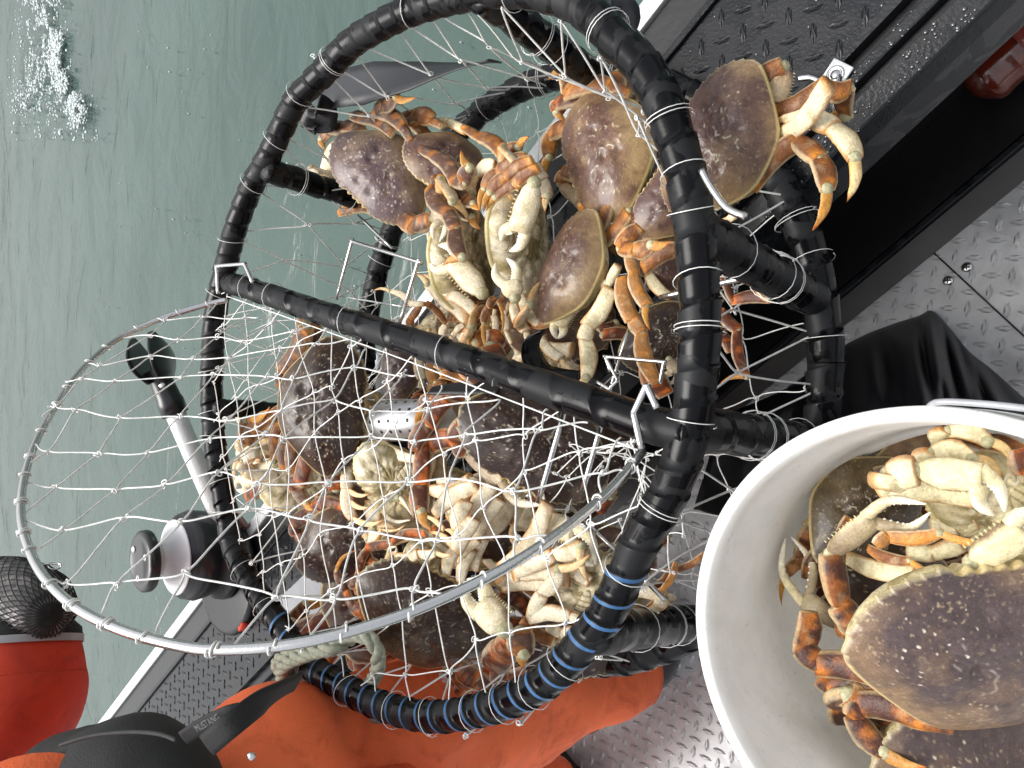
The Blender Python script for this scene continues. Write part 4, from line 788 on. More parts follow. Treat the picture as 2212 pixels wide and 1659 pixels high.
crab('T', 'dark brown crab, back up, at the bottom of the pot under the lid rim', 'Zd', (1020, 1480), 1580, (.52, -.85), .70, (.05, -.20, .97), 'dark', hi=1.3, legs=[
 ('Zd', 'mc', 't', [(500, 1430), (380, 1400), (330, 1330)], dict(w=1.2)), ('Zd', 'mc', 't', [(480, 1200), (330, 1110), (300, 1050)], dict(w=1.2)), ('Z5', 'mp', 't', [(930, 1080), (1010, 1130), (1110, 1220)], dict(z=(-.03, -.05), w=1.1)), ('Z5', 'mp', 't', [(1120, 1080), (1170, 1150), (1260, 1110)], dict(z=(-.03, -.04), w=1.1)),
 ('Z5', 'pd', 't', [(1240, 900), (1250, 1000), (1250, 1080)], dict(w=1.2, pal='purple')), ('Z5', 'm', 't', [(560, 900), (480, 850)], {})],
 claws=[('Z5', 't', [(1090, 1060), (1150, 990), (1210, 930), (1190, 900), (1200, 880)], dict(w=1.0, open=.02, z=(.0, .01))), ('Zd', 'u', [(1900, 1600), (1650, 1340), (1480, 1060)], dict(w=1.15, open=.12, side=-1, z=(.03, .03)))], auto=[(1, 3)])
crab('U', 'belly up white crab with broad folded pale legs inside the blue striped tube', 'Ze', (950, 880), 900, (.2, -1), .66, (.25, 0, -.97), 'cream', hi=.7, legs=[
 ('Ze', 'p', 'u', [(560, 190), (160, 740)], dict(z=(.05, .04), w=1.35, bow=-1)), ('Ze', 'mj', 'u', [(740, 960), (200, 870), (150, 840)], dict(z=(.02, .04), w=1.5)), ('Ze', 'mc', 'u', [(740, 850), (320, 790), (280, 800)], dict(z=(.035, .045), w=1.3)),
 ('Ze', 'cpd', 'u', [(300, 790), (620, 630), (860, 550), (935, 890)], dict(z=(.05, .05), w=1.15, bow=1)), ('Ze', 'jmcpd', 'u', [(900, 1200), (770, 1170), (420, 1170), (520, 970), (660, 750), (940, 615)], dict(z=(.03, .06), w=1.15, bow=1)),
 ('Ze', 'jj', 'u', [(940, 1000), (840, 900), (720, 860)], dict(w=1.8, z=(.01, .02))), ('Ze', 'jj', 'u', [(930, 860), (820, 780), (720, 780)], dict(w=1.6, z=(.02, .03))),
 ('Ze', 'cm', 't', [(350, 1200), (420, 1260), (610, 1370)], dict(pal='tan', z=(.02, .01))), ('Ze', 'pd', 'u', [(740, 1400), (620, 1430), (505, 1410)], dict(w=1.0, z=(.0, 0))), ('Ze', 'mp', 'u', [(840, 1300), (700, 1330), (560, 1280)], dict(w=.9))],
 claws=[('Ze', 'u', [(540, 330), (800, 440), (980, 720)], dict(z=(.02, .03), w=1.5, open=.05, side=-1))], auto=[(-1, 1)])
crab('V', 'pale crab wedged behind the blue striped tube with a small white claw raised', 'Ze', (1240, 1010), 560, (0, -1), .60, (0, 0, -1), 'cream', hi=.6, legs=[
 ('Ze', 'mp', 't', [(1400, 960), (1640, 760), (1930, 620)], dict(pal='tan', w=.8, z=(.03, .03))), ('Ze', 'mp', 't', [(1440, 1090), (1560, 940), (1680, 700)], dict(pal='cream', w=.8, z=(.04, .04))), ('Ze', 'j', 'u', [(1290, 1120), (1450, 1110)], dict(w=2))],
 claws=[('Ze', 'u', [(1300, 630), (1130, 560), (1040, 620)], dict(w=.8, open=.9, z=(.04, .04)))], auto=[(1, 1), (-1, 1), (-1, 2)])
crab('X', 'tan crab under the lower hinge bar end, only an orange flank and pale legs showing', 'Z3', (830, 960), 520, (.2, 1), .60, (0, 0, 1), 'tan', hi=.5, legs=[('Z3', 'mp', 't', [(1000, 1000), (760, 940), (640, 990)], dict(pal='dark', z=(.03, .03)))], auto=[(1, 2), (1, 3), (-1, 2)])
# filler layer under the visible pile: every one a crab of its own
FILL = [((800, 1275), 300, (1, .3), .545, 'dark', 'dark crab mostly buried under the folded orange legs at the pot\'s lower left'), ((1130, 1130), 290, (-.4, 1), .56, 'dark', 'dark crab back between the fanned white legs and the steel rods'),
 ((1000, 1130), 270, (.6, -.8), .56, 'cream', 'pale crab wedged low beside the fanned white legs'), ((1240, 1370), 270, (.2, 1), .53, 'dark', 'dark crab under the folded pale legs near the blue striped tube'), ((730, 1060), 240, (-1, .2), .56, 'tan', 'brown crab under the large dark crab, legs pointing down'),
 ((1060, 850), 270, (0, 1), .55, 'dark', 'orange flanked crab right below the scratched part of the bar'), ((1150, 1010), 260, (.8, .3), .58, 'cream', 'pale belly up crab between the two steel rods below the hinge bar'), ((1290, 1210), 240, (.2, -1), .54, 'tan', 'tan crab squeezed against the inside of the blue striped tube'),
 ((690, 960), 230, (.3, 1), .57, 'cream', 'pale crab tucked between the large dark crab and the left tube'), ((1200, 700), 250, (.4, 1), .54, 'tan', 'tan crab hidden beneath the black rubber band')]
for k, (c, w_, fd, z, pal, lab) in enumerate(FILL):
    crab('fill%d' % k, lab, 'V', c, w_, fd, z, (random.uniform(-.2, .2), random.uniform(-.2, .2), -1 if pal == 'cream' else 1), pal, hi=.6, auto=[q for q in ALL8 if random.random() < .8])

# ---------------------------------------------------------------- bucket with crabs
BKC = A(-.122, -.162, 0); BKZ = .82; BKR = .149
mb = MB()
prof = [(.0, .452), (.118, .452), (.128, .46), (BKR-.012, BKZ-.10), (BKR-.004, BKZ-.098), (BKR-.003, BKZ-.088), (BKR-.011, BKZ-.086), (BKR-.010, BKZ-.06), (BKR-.002, BKZ-.058), (BKR-.001, BKZ-.012), (BKR+.0005, BKZ-.010), (BKR+.0005, BKZ-.002), (BKR-.0015, BKZ), (BKR-.006, BKZ), (BKR-.008, BKZ-.002), (BKR-.0095, BKZ-.012), (BKR-.0115, BKZ-.05), (BKR-.0125, BKZ-.052), (BKR-.014, BKZ-.10), (BKR-.016, BKZ-.13), (BKR-.0175, BKZ-.132), (.124, .465), (.116, .458), (.0, .458)]
bucket = thing('bucket', BKC+UZ*.452, 'white plastic bucket with scuffed rim full of crabs beside the crab pot', 'bucket'); bk = np.array(bucket.location)
lathe(mb, [(max(r, 1e-4), z) for r, z in prof], BKC, n=128); mb.build('pail', M['bucket'], bucket, bk)
mb = MB(); hc = cat_rom([P(1990, 905, .80), P(2010, 876, .815), P(2040, 868, .82), P(2120, 872, .82), P(2215, 882, .82), P(2400, 905, .815), P(2560, 960, .80)], 10); tube(mb, hc, .0020, 10); mb.build('handle', M['panel'], bucket, bk)
G2 = 'crabs in the white bucket'
crab('ba', 'largest crab, dark gray brown back up in the white bucket, white pustules in pairs', 'Zb', (1305, 1150), 1190, (.05, -1), .775, (.0, -.28, .96), 'big', hi=2.0, group=G2, legs=[
 ('Zb', 'jmcp', 't', [(960, 1330), (880, 1290), (575, 1215), (500, 1150), (525, 1000)], dict(z=(-.03, -.02), w=.85, bow=1)), ('Zb', 'mp', 't', [(900, 1370), (620, 1310), (580, 1280)], dict(z=(-.035, -.03), w=.7)),
 ('Zb', 'jmcpd', 't', [(1130, 1480), (1020, 1455), (745, 1385), (720, 1430), (850, 1590), (1030, 1655)], dict(z=(-.03, -.02), w=.8, bow=1)), ('Zb', 'mc', 't', [(1000, 1540), (830, 1500), (790, 1440)], dict(z=(-.045, -.04), w=.8))],
 claws=[('Zb', 't', [(740, 1080), (660, 960), (620, 740), (800, 590), (1040, 545)], dict(z=(-.02, .0), w=.62, open=.16, side=1)), ('Zb', 't', [(760, 1090), (690, 1060), (660, 1050), (510, 930), (440, 670)], dict(z=(-.045, -.05), w=.55, open=.1, side=1))])
crab('bb', 'olive brown crab against the bucket wall, shell edge on, upper left of the largest crab', 'Zb', (750, 540), 560, (.72, .68), .70, (-.10, .1, 1), 'olive', hi=1.0, group=G2, legs=[
 ('Zb', 'jj', 'u', [(600, 560), (560, 600), (520, 620)], dict(w=1.0)), ('Zb', 'mc', 't', [(560, 620), (510, 700), (490, 760)], dict(w=1.0)), ('Zb', 'jm', 't', [(650, 440), (730, 400), (960, 365)], dict(z=(-.01, .0), w=1.0, pal='big')),
 ('Zb', 'p', 't', [(640, 680), (700, 590)], dict(w=.9, z=(.02, .02), pal='tan')), ('Zb', 'pd', 't', [(520, 760), (430, 830), (412, 990)], dict(w=.8, pal='tan')), ('Zb', 'p', 't', [(600, 700), (520, 840)], dict(w=.9, z=(.02, .01), pal='big')), ('Zb', 'jj', 'u', [(640, 480), (600, 530), (570, 560)], {})], auto=[(-1, 2)])
crab('bc', 'cream bellied crab at the top of the bucket with one massive pale claw', 'Zb', (1330, 520), 620, (-.6, .8), .70, (.1, .1, -1), 'olive', hi=.8, group=G2, legs=[
 ('Zb', 'mc', 'u', [(1230, 510), (870, 490), (850, 440)], dict(z=(.04, .045), w=1.1)), ('Zb', 'cpd', 't', [(820, 700), (860, 665), (1090, 650), (1410, 690)], dict(z=(.08, .075), w=.75, pal='cream')), ('Zb', 'pd', 't', [(790, 720), (960, 770), (1215, 855)], dict(z=(.07, .09), w=.6, pal='tan')),
 ('Zb', 'm', 'u', [(700, 760), (980, 820)], dict(z=(.04, .04), w=1.0)), ('Zb', 'jj', 'u', [(960, 730), (1060, 740), (1180, 700)], dict(w=1.5, z=(.02, .02))), ('Zb', 'jj', 'u', [(1060, 610), (1160, 620), (1240, 600)], dict(w=1.6, z=(.02, .02))), ('Zb', 'mp', 't', [(1450, 310), (1280, 265), (1200, 245)], dict(pal='tan', z=(.03, .02), w=.9)), ('Zb', 'c', 't', [(1430, 300), (1460, 390)], dict(pal='dark', z=(.05, .05), w=1.3))],
 claws=[('Zb', 'u', [(860, 470), (870, 400), (990, 385), (1270, 415), (1345, 570)], dict(z=(.085, .08), w=1.25, open=.30, side=-1)), ('Zb', 'u', [(1230, 780), (1440, 630), (1520, 560)], dict(z=(.09, .09), w=1.3, open=.3)), ('Zb', 'u', [(1470, 350), (1420, 400), (1385, 440)], dict(z=(.05, .05), w=.35, open=.8))], auto=[(1, 1), (-1, 1), (-1, 2)])
crab('bd', 'crab at the bucket\'s bottom edge of the photo, only its dark toothed front rim showing', 'Zb', (1300, 1680), 950, (0, -1), .70, (0, -.15, 1), 'big', hi=1.0, group=G2, auto=[(1, 0), (-1, 0)])
crab('be', 'dark crab deep in the bucket under the crossing pale legs', 'Zb', (900, 850), 520, (0, 1), .63, (0, 0, 1), 'dark', hi=.6, group=G2, auto=ALL8)
crab('bf', 'brown crab low at the bucket\'s far wall behind the massive claw', 'Zb', (1050, 360), 480, (0, 1), .66, (-.1, .2, 1), 'tan', hi=.6, group=G2, auto=[(1, 1), (1, 2), (-1, 1), (-1, 2)])

# ---------------------------------------------------------------- wet black sheet over a crate, under the bucket
def sheet():
    mb = MB(); r0 = [(1560, 900, 0.015), (1700, 840, 0.015), (1790, 770, 0.015), (1860, 730, 0.015), (1925, 704, 0.015), (1985, 685, 0.015), (2012, 674, 0.015), (2045, 705, 0.015), (2090, 760, 0.015), (2140, 800, 0.015), (2230, 880, 0.015)]
    a = cat_rom([A(*q) for q in r0], 6); base = cat_rom([A(1500, 1100, .05), A(1650, 1130, .2), A(1800, 1060, .34), A(1900, 1010, .38), A(1980, 990, .40), A(2030, 985, .40), A(2080, 990, .40), A(2130, 1000, .39), A(2190, 1010, .38), A(2260, 1030, .36), A(2400, 1050, .34)], 6)
    nr = 40; V = []
    for i in range(nr):
        t = i/(nr-1); row = a*(1-t)+base*t; q = []
        for k, (u, v, z) in enumerate(row):
            x = k/len(row); z2 = max(z, .01)+.10*math.sin(math.pi*min(1, t))*math.exp(-((x-.42)/.13)**2)+.030*math.sin(math.pi*min(1, t*1.3))*(math.sin(x*24+t*2.5)+.8*math.sin(x*47-3*t+1)+.5*math.sin(x*83+4*t))+.05*math.sin(math.pi*t)*(.3 if x > .2 else .0)
            q.append(P(u, v, z2))
        V.append(q)
    V = np.array(V); mb.grid(V, False)
    o = mb.build('wet_tarp', M['cloth'], None, P(2000, 860, .2)); o.modifiers.new('thickness', 'SOLIDIFY').thickness = .002
    tag(o, 'wet black rubbery tarp with folds, draped beside and below the white bucket', 'tarp')
sheet()
mb = MB(); cc = BKC+A(.03, -.04, .225); box(mb, cc, BT*.13, BN*.13, UZ*.2245); o = mb.build('storage_crate', M['hull'], None, cc); bevel(o, .01)
tag(o, 'black storage crate carrying the white bucket and the folded tarp', 'crate')

# ---------------------------------------------------------------- winch, rod holder, strap, bottle, latch, bait can, rope
wb = P(480, 1190, ZG+.02); winch = thing('pot_winch', wb, 'black electric pot winch with light gray pulley cone and round black cap on gunwale', 'winch')
AX = nrm(A(-.02, .03, 1))
WK = .60
def wl(mb, pr, o, ax, n): lathe(mb, [(r*(1.0 if z > .172 else .88), z*WK) for r, z in pr], o, ax, n)
mb = MB(); wl(mb, [(.001, 0), (.118, 0), (.122, .008), (.118, .03), (.102, .05), (.108, .08), (.112, .12), (.104, .155), (.098, .158), (.098, .163), (.092, .165), (.092, .170), (.084, .172), (.001, .172)], wb, AX, 64); mb.build('motor_housing', M['black'], winch, wb)
mb = MB(); c = wb-BT*.03+BN*.0; wl(mb, [(.001, 0), (.15, 0), (.155, .006), (.150, .024), (.14, .028), (.001, .028)], wb-CU*.055-A(.0, 0, .018), AX, 48); mb.build('base_foot', M['hull'], winch, wb)
mb = MB(); wl(mb, [(.001, .173), (.080, .173), (.081, .177), (.079, .180), (.045, .205), (.036, .220), (.034, .23), (.036, .233), (.033, .236), (.035, .246), (.032, .249), (.034, .262), (.001, .262)], wb, AX, 64); mb.build('pulley_cone', M['grey'], winch, wb)
mb = MB(); wl(mb, [(.001, .258), (.055, .258), (.063, .264), (.065, .272), (.0635, .275), (.065, .278), (.064, .290), (.058, .298), (.048, .302), (.046, .300), (.001, .301)], wb, AX, 64); cap = mb.build('cap', M['black'], winch, wb)
for k in range(3):
    a = k*2.094+.4; mb = MB(); c = wb+AX*.3005*WK+A(math.cos(a), math.sin(a), 0)*.036; lathe(mb, [(.0075, -.002), (.0075, .0012), (.005, .0012), (.0045, .0005), (.0001, .0005)], c, AX, 14); mb.build('cap_bolt', M['steel'], cap, wb)
mb = MB(); box(mb, P(528, 1349, ZG+.012), BT*.014, BN*.008, UZ*.01); mb.build('red_switch', M['red'], winch, wb)
# rod holder
pa, pb = P(530, 1240, ZG), P(368, 868, .60); rh = thing('rod_holder', pa, 'white tubular rod holder with a forked black plastic head over the water', 'rod holder')
dr = nrm(pb-pa); mb = MB(); tube(mb, np.array([pa+(pb-pa)*t for t in np.linspace(0, 1, 8)]), .0215, 24); mb.build('post', mat('wet_white_tube', (.78, .79, .79), .25, metal=.2, bump=.5, bscale=150, bdist=.002), rh, pa)
mb = MB(); lathe(mb, [(.001, -.03), (.028, -.03), (.0285, .0), (.026, .01), (.024, .05), (.028, .075), (.001, .08)], pb, dr, 24); mb.build('collar', M['black'], rh, pa)
sdv = nrm(np.cross(dr, CB)); 
for sd in (1, -1):
    mb = MB(); V = []
    for t in np.linspace(0, 1, 14):
        w_ = .050*(math.sin(math.pi*min(1, .18+t*.80))**.8); c = pb+dr*(.05+.105*t)+sdv*sd*(.014+.012*math.sin(math.pi*t*.8)); V.append([c+sdv*sd*(.012*(1-(x)**2)*(1-.3*t))+nrm(np.cross(sdv, dr))*x*w_*1.25 for x in np.linspace(-1, 1, 11)]+[c-sdv*sd*.004+nrm(np.cross(sdv, dr))*x*w_*1.2 for x in np.linspace(1, -1, 11)])
    mb.grid(np.array(V)); mb.build('fork_jaw', M['black'], rh, pa)
mb = MB(); lathe(mb, [(.0001, .0), (.006, .001), (.007, -.003)], pb+dr*.035+CB*.03+sdv*.01, CB, 12); mb.build('clamp_bolt', M['steel'], rh, pa)
# flat straps
def ribbon(name, zk, pts, z, w, tw, m, label=None, cat=None, parent=None, th=.0018, org=None):
    C = cat_rom([P(u, v, a) for (u, v), a in zip(Q(zk, pts), np.broadcast_to(z, (len(pts),)))], 8); T, N, B = frames(C); tw = np.interp(np.linspace(0, 1, len(C)), np.linspace(0, 1, len(tw)), tw); ww = np.interp(np.linspace(0, 1, len(C)), np.linspace(0, 1, len(np.atleast_1d(w))), np.atleast_1d(w))
    V = []
    for c, t, a, w_ in zip(C, T, tw, ww):
        x = nrm(np.cross(t, CB)); y = np.cross(x, t); d = x*math.cos(a)+y*math.sin(a); e = np.cross(t, d); V.append([c+d*w_*q+e*h for q, h in ((-.5, -th/2), (-.25, -th/2-.0006), (.25, -th/2-.0006), (.5, -th/2), (.5, th/2), (.25, th/2), (-.25, th/2), (-.5, th/2))])
    mb = MB(); mb.grid(np.array(V)); o = mb.build(name, m, parent, C[0] if org is None else org)
    if label: tag(o, label, cat)
    return o
M['rub'] = mat('matte_black_rubber', (.035, .036, .041), .42, bump=.3, bscale=60, bdist=.002)
ribbon('rubber_strap', 'Za', [(560, 215), (700, 120), (1000, 60), (1400, 0), (1800, -80), (2100, -130)], (.70, .69, .68, .67, .66, .65), (.03, .060, .062, .05, .03, .03), (.5, .25, .1, .4, .9, 1.3), M['rub'], 'long flat black rubber strap stretched behind the top left of the ring tube', 'strap')
ribbon('strap_end', 'Za', [(560, 240), (600, 330), (560, 420), (700, 430)], (.72, .70, .69, .68), (.03, .045, .05, .02), (1.2, .4, .9, .3), M['cloth'], 'crumpled black strap end hanging just inside the left ring tube', 'strap')
ribbon('strap_tail', 'Zt', [(1700, -30), (1900, 40), (1975, 60), (1960, 110)], (.70, .69, .68, .68), (.05, .05, .05), (.2, .3), M['rub'], 'short black strap tail poking out at the top of the ring', 'strap')
ribbon('rubber_band', 'Zc', [(1770, 550), (1640, 680), (1650, 850), (1780, 1010), (1930, 1050), (2150, 1060)], (.73, .725, .72, .715, .71, .70), (.004, .020, .024, .022, .018, .012), (1.2, .7, .4, .6, .5, .3), M['tape'], 'curled wet black rubber band with a wire hook, above the hinge bar', 'band')
ribbon('rubber_band', 'Zc', [(540, 1210), (800, 1190), (1100, 1185), (1290, 1190)], (.74, .735, .735, .74), (.012, .018, .014), (.9, .6, .8), M['cloth'], 'flat black rubber band stretched tight just below the hinge bar', 'band')
# bottle in the side tray
bc = P(2150, 130, .10); d = BT; bot = thing('drink_bottle', bc, 'reddish brown ribbed plastic bottle lying in the dark side tray', 'bottle')
L0 = P(2086, 196, .09); L1 = P(2330, -20, .09); d = nrm(L1-L0); mb = MB(); pr = []
for k in range(60):
    t = k/59; r = .044*(min(1, (t*10)**.5) if t < .1 else 1)*(1-.06*abs(math.sin(t*22))); pr.append((r, t*.22))
lathe(mb, [(.001, .004)]+pr+[(.02, .24), (.014, .25), (.014, .27), (.001, .27)], L0+CB*.0, d, 28); mb.build('bottle_body', M['bottle'], bot, bc)
mb = MB(); lathe(mb, [(.0442, .075), (.0448, .08), (.0448, .17), (.0442, .175)], L0, d, 28); mb.build('label_wrap', mat('crinkled_label', (.30, .06, .045), .15, bump=.9, bscale=40, bdist=.006, coat=.6), bot, bc)
# latch pin
lc = P(*Q('Z2', [(1905, 290)])[0], ZG+.006); la = thing('deck_latch', lc, 'small shiny steel latch plate with ring pin on the black gunwale rail', 'latch')
mb = MB(); box(mb, lc, A(.62, .78, 0)*.014, A(.78, -.62, 0)*.013, UZ*.0015); bevel(mb.build('latch_plate', M['alum'], la, lc), .001)
mb = MB(); lathe(mb, [(.0001, .0016), (.0095, .0016), (.0095, .0026), (.007, .003), (.0069, .0024), (.005, .0024), (.005, .0034), (.0001, .0034)], lc, UZ, 24); mb.build('washer', M['steel'], la, lc)
c = P(*Q('Z2', [(1905, 405)])[0], ZG+.012); x = nrm(A(.35, .9, .2)); y = nrm(A(.25, 0, .9)); mb = MB()
for k in range(2): tube(mb, np.array([c+x*.019*math.cos(t)+y*(.011)*math.sin(t)+UZ*.003*k for t in np.linspace(0, 2*math.pi, 30, endpoint=False)]), .0011, 6, True)
mb.build('ring_pin', M['steel'], la, lc)
mb = MB(); tube(mb, cat_rom([P(u, v, ZG+.014) for u, v in Q('Z2', [(1690, 310), (1760, 305), (1820, 330), (1900, 350)])], 6), [.004]*6+[.0032]*13, 8); mb.build('lever', M['steel'], la, lc)
# bait can
ca_, cb_ = P(*Q('Zf', [(265, 1130)])[0], .655), P(*Q('Zf', [(885, 1100)])[0], .655); dd = nrm(cb_-ca_); Lc = np.linalg.norm(cb_-ca_); can = thing('bait_can', ca_, 'perforated shiny steel bait can lying between the crabs below the hinge bar', 'can')
rc = .0265*depth(ca_)/1.0; mb = MB(); lathe(mb, [(.001, .0), (rc*.98, 0), (rc, .002), (rc, Lc), (rc*.96, Lc), (rc*.96, .004), (.001, .004)], ca_, dd, 48); mb.build('can_body', mat('brushed_steel', (.55, .56, .58), .36, metal=.85, nvar=.15, nscale=40), can, ca_)
e1 = nrm(np.cross(dd, UZ)); e2 = np.cross(e1, dd)
for k in range(6):
    for j in range(12):
        a = 2*math.pi*j/12; c = ca_+dd*(.008+Lc*.15*k)+rc*1.002*(e1*math.cos(a)+e2*math.sin(a)); ax = e1*math.cos(a)+e2*math.sin(a)
        if ax@CB < .1: continue
        mb = MB(); lathe(mb, [(.0001, .0003), (.0026, .0003), (.0026, -.0002)], c, ax, 10); mb.build('hole', M['hull'], can, ca_)
# ropes
def rope(name, zk, pts, z, r, m, label, cat='rope'):
    C = cat_rom([P(u, v, a) for (u, v), a in zip(Q(zk, pts), np.broadcast_to(z, (len(pts),)))], 16); s = np.concatenate([[0], np.cumsum(np.linalg.norm(np.diff(C, axis=0), axis=1))]); n = int(s[-1]/.0035)
    q = np.linspace(0, s[-1], n); C = np.stack([np.interp(q, s, C[:, d]) for d in range(3)], 1); T, N, B = frames(C); mb = MB()
    for k in range(3):
        a = q/(r*7.5)*2*math.pi+k*2.094; S_ = C+r*.52*(N*np.cos(a)[:, None]+B*np.sin(a)[:, None]); tube(mb, S_, r*.56*(1+.08*np.sin(q*900+k)), 8)
    return tag(mb.build(name, m, None, C[0]), label, cat)
rope('rope', 'Zbl', [(1780, 960), (1640, 880), (1530, 880), (1520, 830), (1620, 770), (1780, 725), (1930, 690), (2030, 730), (2060, 850), (2010, 960), (1900, 1010), (1820, 960)], (.70, .735, .775, .80, .80, .795, .79, .785, .77, .75, .73, .71), .0085, M['rope'], 'gray green rope looped round the tube at the pot\'s lower left')
rope('rope', 'Zbl', [(1900, 720), (1820, 760), (1700, 790), (1560, 850), (1540, 920), (1640, 900), (1720, 850)], (.775, .80, .805, .805, .79, .76, .72), .0085, M['rope'], 'second turn of weathered rope crossing over the first rope loop')
rope('rope', 'Zbl', [(1530, 870), (1600, 950), (1700, 960), (1740, 1040), (1830, 1110), (1960, 1150), (2110, 1130)], (.76, .755, .75, .74, .735, .73, .72), .0075, M['rope'], 'rope end trailing along the underside of the blue striped tube')
rope('rope', 'Z5', [(560, 1260), (620, 1190), (760, 1150), (930, 1100), (1050, 1040)], .58, .0075, M['wrope'], 'white rope over the orange oilskin seen through the net')
rope('rope', 'Z5', [(560, 1180), (520, 1220), (560, 1300), (540, 1380)], .60, .006, M['wrope'], 'short white rope end hanging below the blue striped tube')
# clear gray plastic under the pot
pp = [(585, 1310), (700, 1200), (800, 1165), (900, 1250), (870, 1400), (700, 1420)]; pv = [P(u, v, ZG+.012) for u, v in pp]; pc = np.mean(pv, 0)
mb = MB(); n = len(pv); mb.add(pv+[q-UZ*.006 for q in pv], [tuple(range(n)), tuple(range(2*n-1, n-1, -1))]+[(i, (i+1) % n, n+(i+1) % n, n+i) for i in range(n)]); o = mb.build('plastic_tray', M['panel'], None, pc, False)
o2 = ribbon('brown_stripe', 'Z4', [(-60, 1900), (60, 1780), (300, 1560)], ZG+.0145, .035, (0,), M['brown'], parent=o, org=(0, 0, 0)); o2.location = -Vector(pc)
tag(o, 'glossy gray plastic sheet with a brown stripe lying on the gunwale under the pot', 'tray')
# thin wire line to the mesh bag
mb = MB(); tube(mb, cat_rom([P(-40, 1232, .93), P(70, 1221, .93), P(132, 1218, .93)], 6), .0012, 5); 
o = tag(mb.build('wire_line', M['steel'], None, P(50, 1222, .93)), 'thin steel leader wire with a twisted loop left of the lid ring', 'wire')
mb = MB(); tube(mb, np.array([P(118+14*math.cos(t), 1222+8*math.sin(t), .93) for t in np.linspace(0, 6.28, 20)]), .0011, 5); mb.build('loop', M['steel'], o, np.array(o.location))

# ---------------------------------------------------------------- person at the lower left
per = thing('person', P(1000, 1560, .0), 'person in orange oilskin overalls and black life vest leaning at the boat\'s lower left', 'person'); pr0 = np.array(per.location)
hipc = P(400, 1960, .88); chest = P(180, 1960, 1.03); neck = chest+nrm(chest-hipc)*.22; head = neck+A(.03, .03, .16)
kn1, an1, kn2, an2 = P(1010, 1545, .46), P(1345, 1415, .09), P(930, 1790, .46), P(1170, 1740, .09)
hand = P(10, 1490, .975); elb = P(-160, 1760, 1.02); sh1 = neck-A(0, -.02, .06)+nrm(np.cross(chest-hipc, CB))*-.18; sh2 = neck-A(0, .20, .06); el2 = sh2+A(-.08, -.16, -.24); ha2 = el2+A(.05, -.1, -.2)
def skin_body():
    js = [hipc, (hipc+chest)/2, chest, neck, head-A(0, 0, .05), head+A(0, 0, .06), sh1, elb, hand, sh2, el2, ha2, hipc+(kn1-kn2)*.15, kn1, an1, an1+A(-.10, .08, -.06), hipc-(kn1-kn2)*.15, kn2, an2, an2+A(-.10, .08, -.06)]
    ra = [.14, .13, .15, .055, .075, .07, .07, .05, .035, .07, .05, .035, .09, .06, .042, .035, .09, .06, .042, .035]
    ed = [(0, 1), (1, 2), (2, 3), (3, 4), (4, 5), (2, 6), (6, 7), (7, 8), (2, 9), (9, 10), (10, 11), (0, 12), (12, 13), (13, 14), (14, 15), (0, 16), (16, 17), (17, 18), (18, 19)]
    for base, prev in ((8, elb), (11, el2)):
        d = nrm(js[base]-prev); x = nrm(np.cross(d, UZ)); y = np.cross(x, d)
        for f in range(5):
            if f < 4: p0 = js[base]+d*.06+x*(.024*(f-1.5)); L_ = (.034, .04, .037, .028)[f]; dv = d
            else: p0 = js[base]+d*.02+x*.035; L_ = .032; dv = nrm(d*.6+x*.8)
            i0 = len(js); js += [p0, p0+dv*L_-y*.01, p0+dv*L_*1.5-y*.035]; ra += [.011, .009, .008]; ed += [(base, i0), (i0, i0+1), (i0+1, i0+2)]
    me = bpy.data.meshes.new('body'); me.from_pydata([tuple(j-pr0) for j in js], ed, []); o = bpy.data.objects.new('body', me); S.collection.objects.link(o); o.parent = per
    o.modifiers.new('skin', 'SKIN'); 
    for v, r in zip(me.skin_vertices[0].data if me.skin_vertices else [], ra): v.radius = (r, r)
    me.materials.append(M['skin']); sb = o.modifiers.new('sub', 'SUBSURF'); sb.levels = 1; sb.render_levels = 2
    return o
b_o = skin_body()
if not b_o.data.skin_vertices: print('NO SKIN LAYER')
def sleeve(name, pts, rad, m, folds=.006, nf=9, n=36, cap=True, squash=1.0, seed=0):
    C = cat_rom(pts, 12); r = np.interp(np.linspace(0, 1, len(C)), np.linspace(0, 1, len(rad)), rad); T, N, B = frames(C); a = np.linspace(0, 2*math.pi, n, endpoint=False); V = []
    rs = np.random.default_rng(seed); off = rs.random(3)*30
    for i, c in enumerate(C):
        d = N[i]*np.cos(a)[:, None]+B[i]*np.sin(a)[:, None]*squash; p = c+d*r[i]
        h = (vnoise(p+off, nf)-.5)*2+.7*(vnoise(p@np.diag([1, 1, .5])+off, nf*2.4)-.5)*2; V.append(p+d*h[:, None]*folds)
    mb = MB(); mb.grid(np.array(V), True, None, cap); return mb.build(name, m, per, pr0)
sleeve('overall_leg', [hipc, P(560, 1765, .86), P(770, 1640, .70), P(1040, 1535, .45), an1], [.12, .12, .105, .105, .095], M['orange'], .018, 9, seed=1)
sleeve('overall_leg', [hipc-A(0, .05, 0), P(650, 1900, .84), P(840, 1800, .66), kn2, an2], [.12, .12, .115, .11, .10], M['orange'], .013, 9, seed=2)
sleeve('overall_bib', [hipc-A(0, 0, .1), hipc, (hipc+chest)/2, chest, neck-A(0, 0, .05)], [.10, .13, .135, .13, .10], M['orange'], .006, 9, seed=3)
for k, an in enumerate((an1, an2)): sleeve('boot', [an+A(.0, .0, .16), an, an+A(0, 0, -.06), an+A(-.08, .06, -.075)], [.092, .085, .075, .05], M['black'], .002, 9, seed=4+k)
sleeve('jacket_sleeve', [sh1, elb, P(-60, 1640, .99), P(20, 1540, .98), P(40, 1450, .97), P(42, 1385, .965)], [.08, .085, .09, .096, .09, .083], M['red'], .006, 8, seed=6)
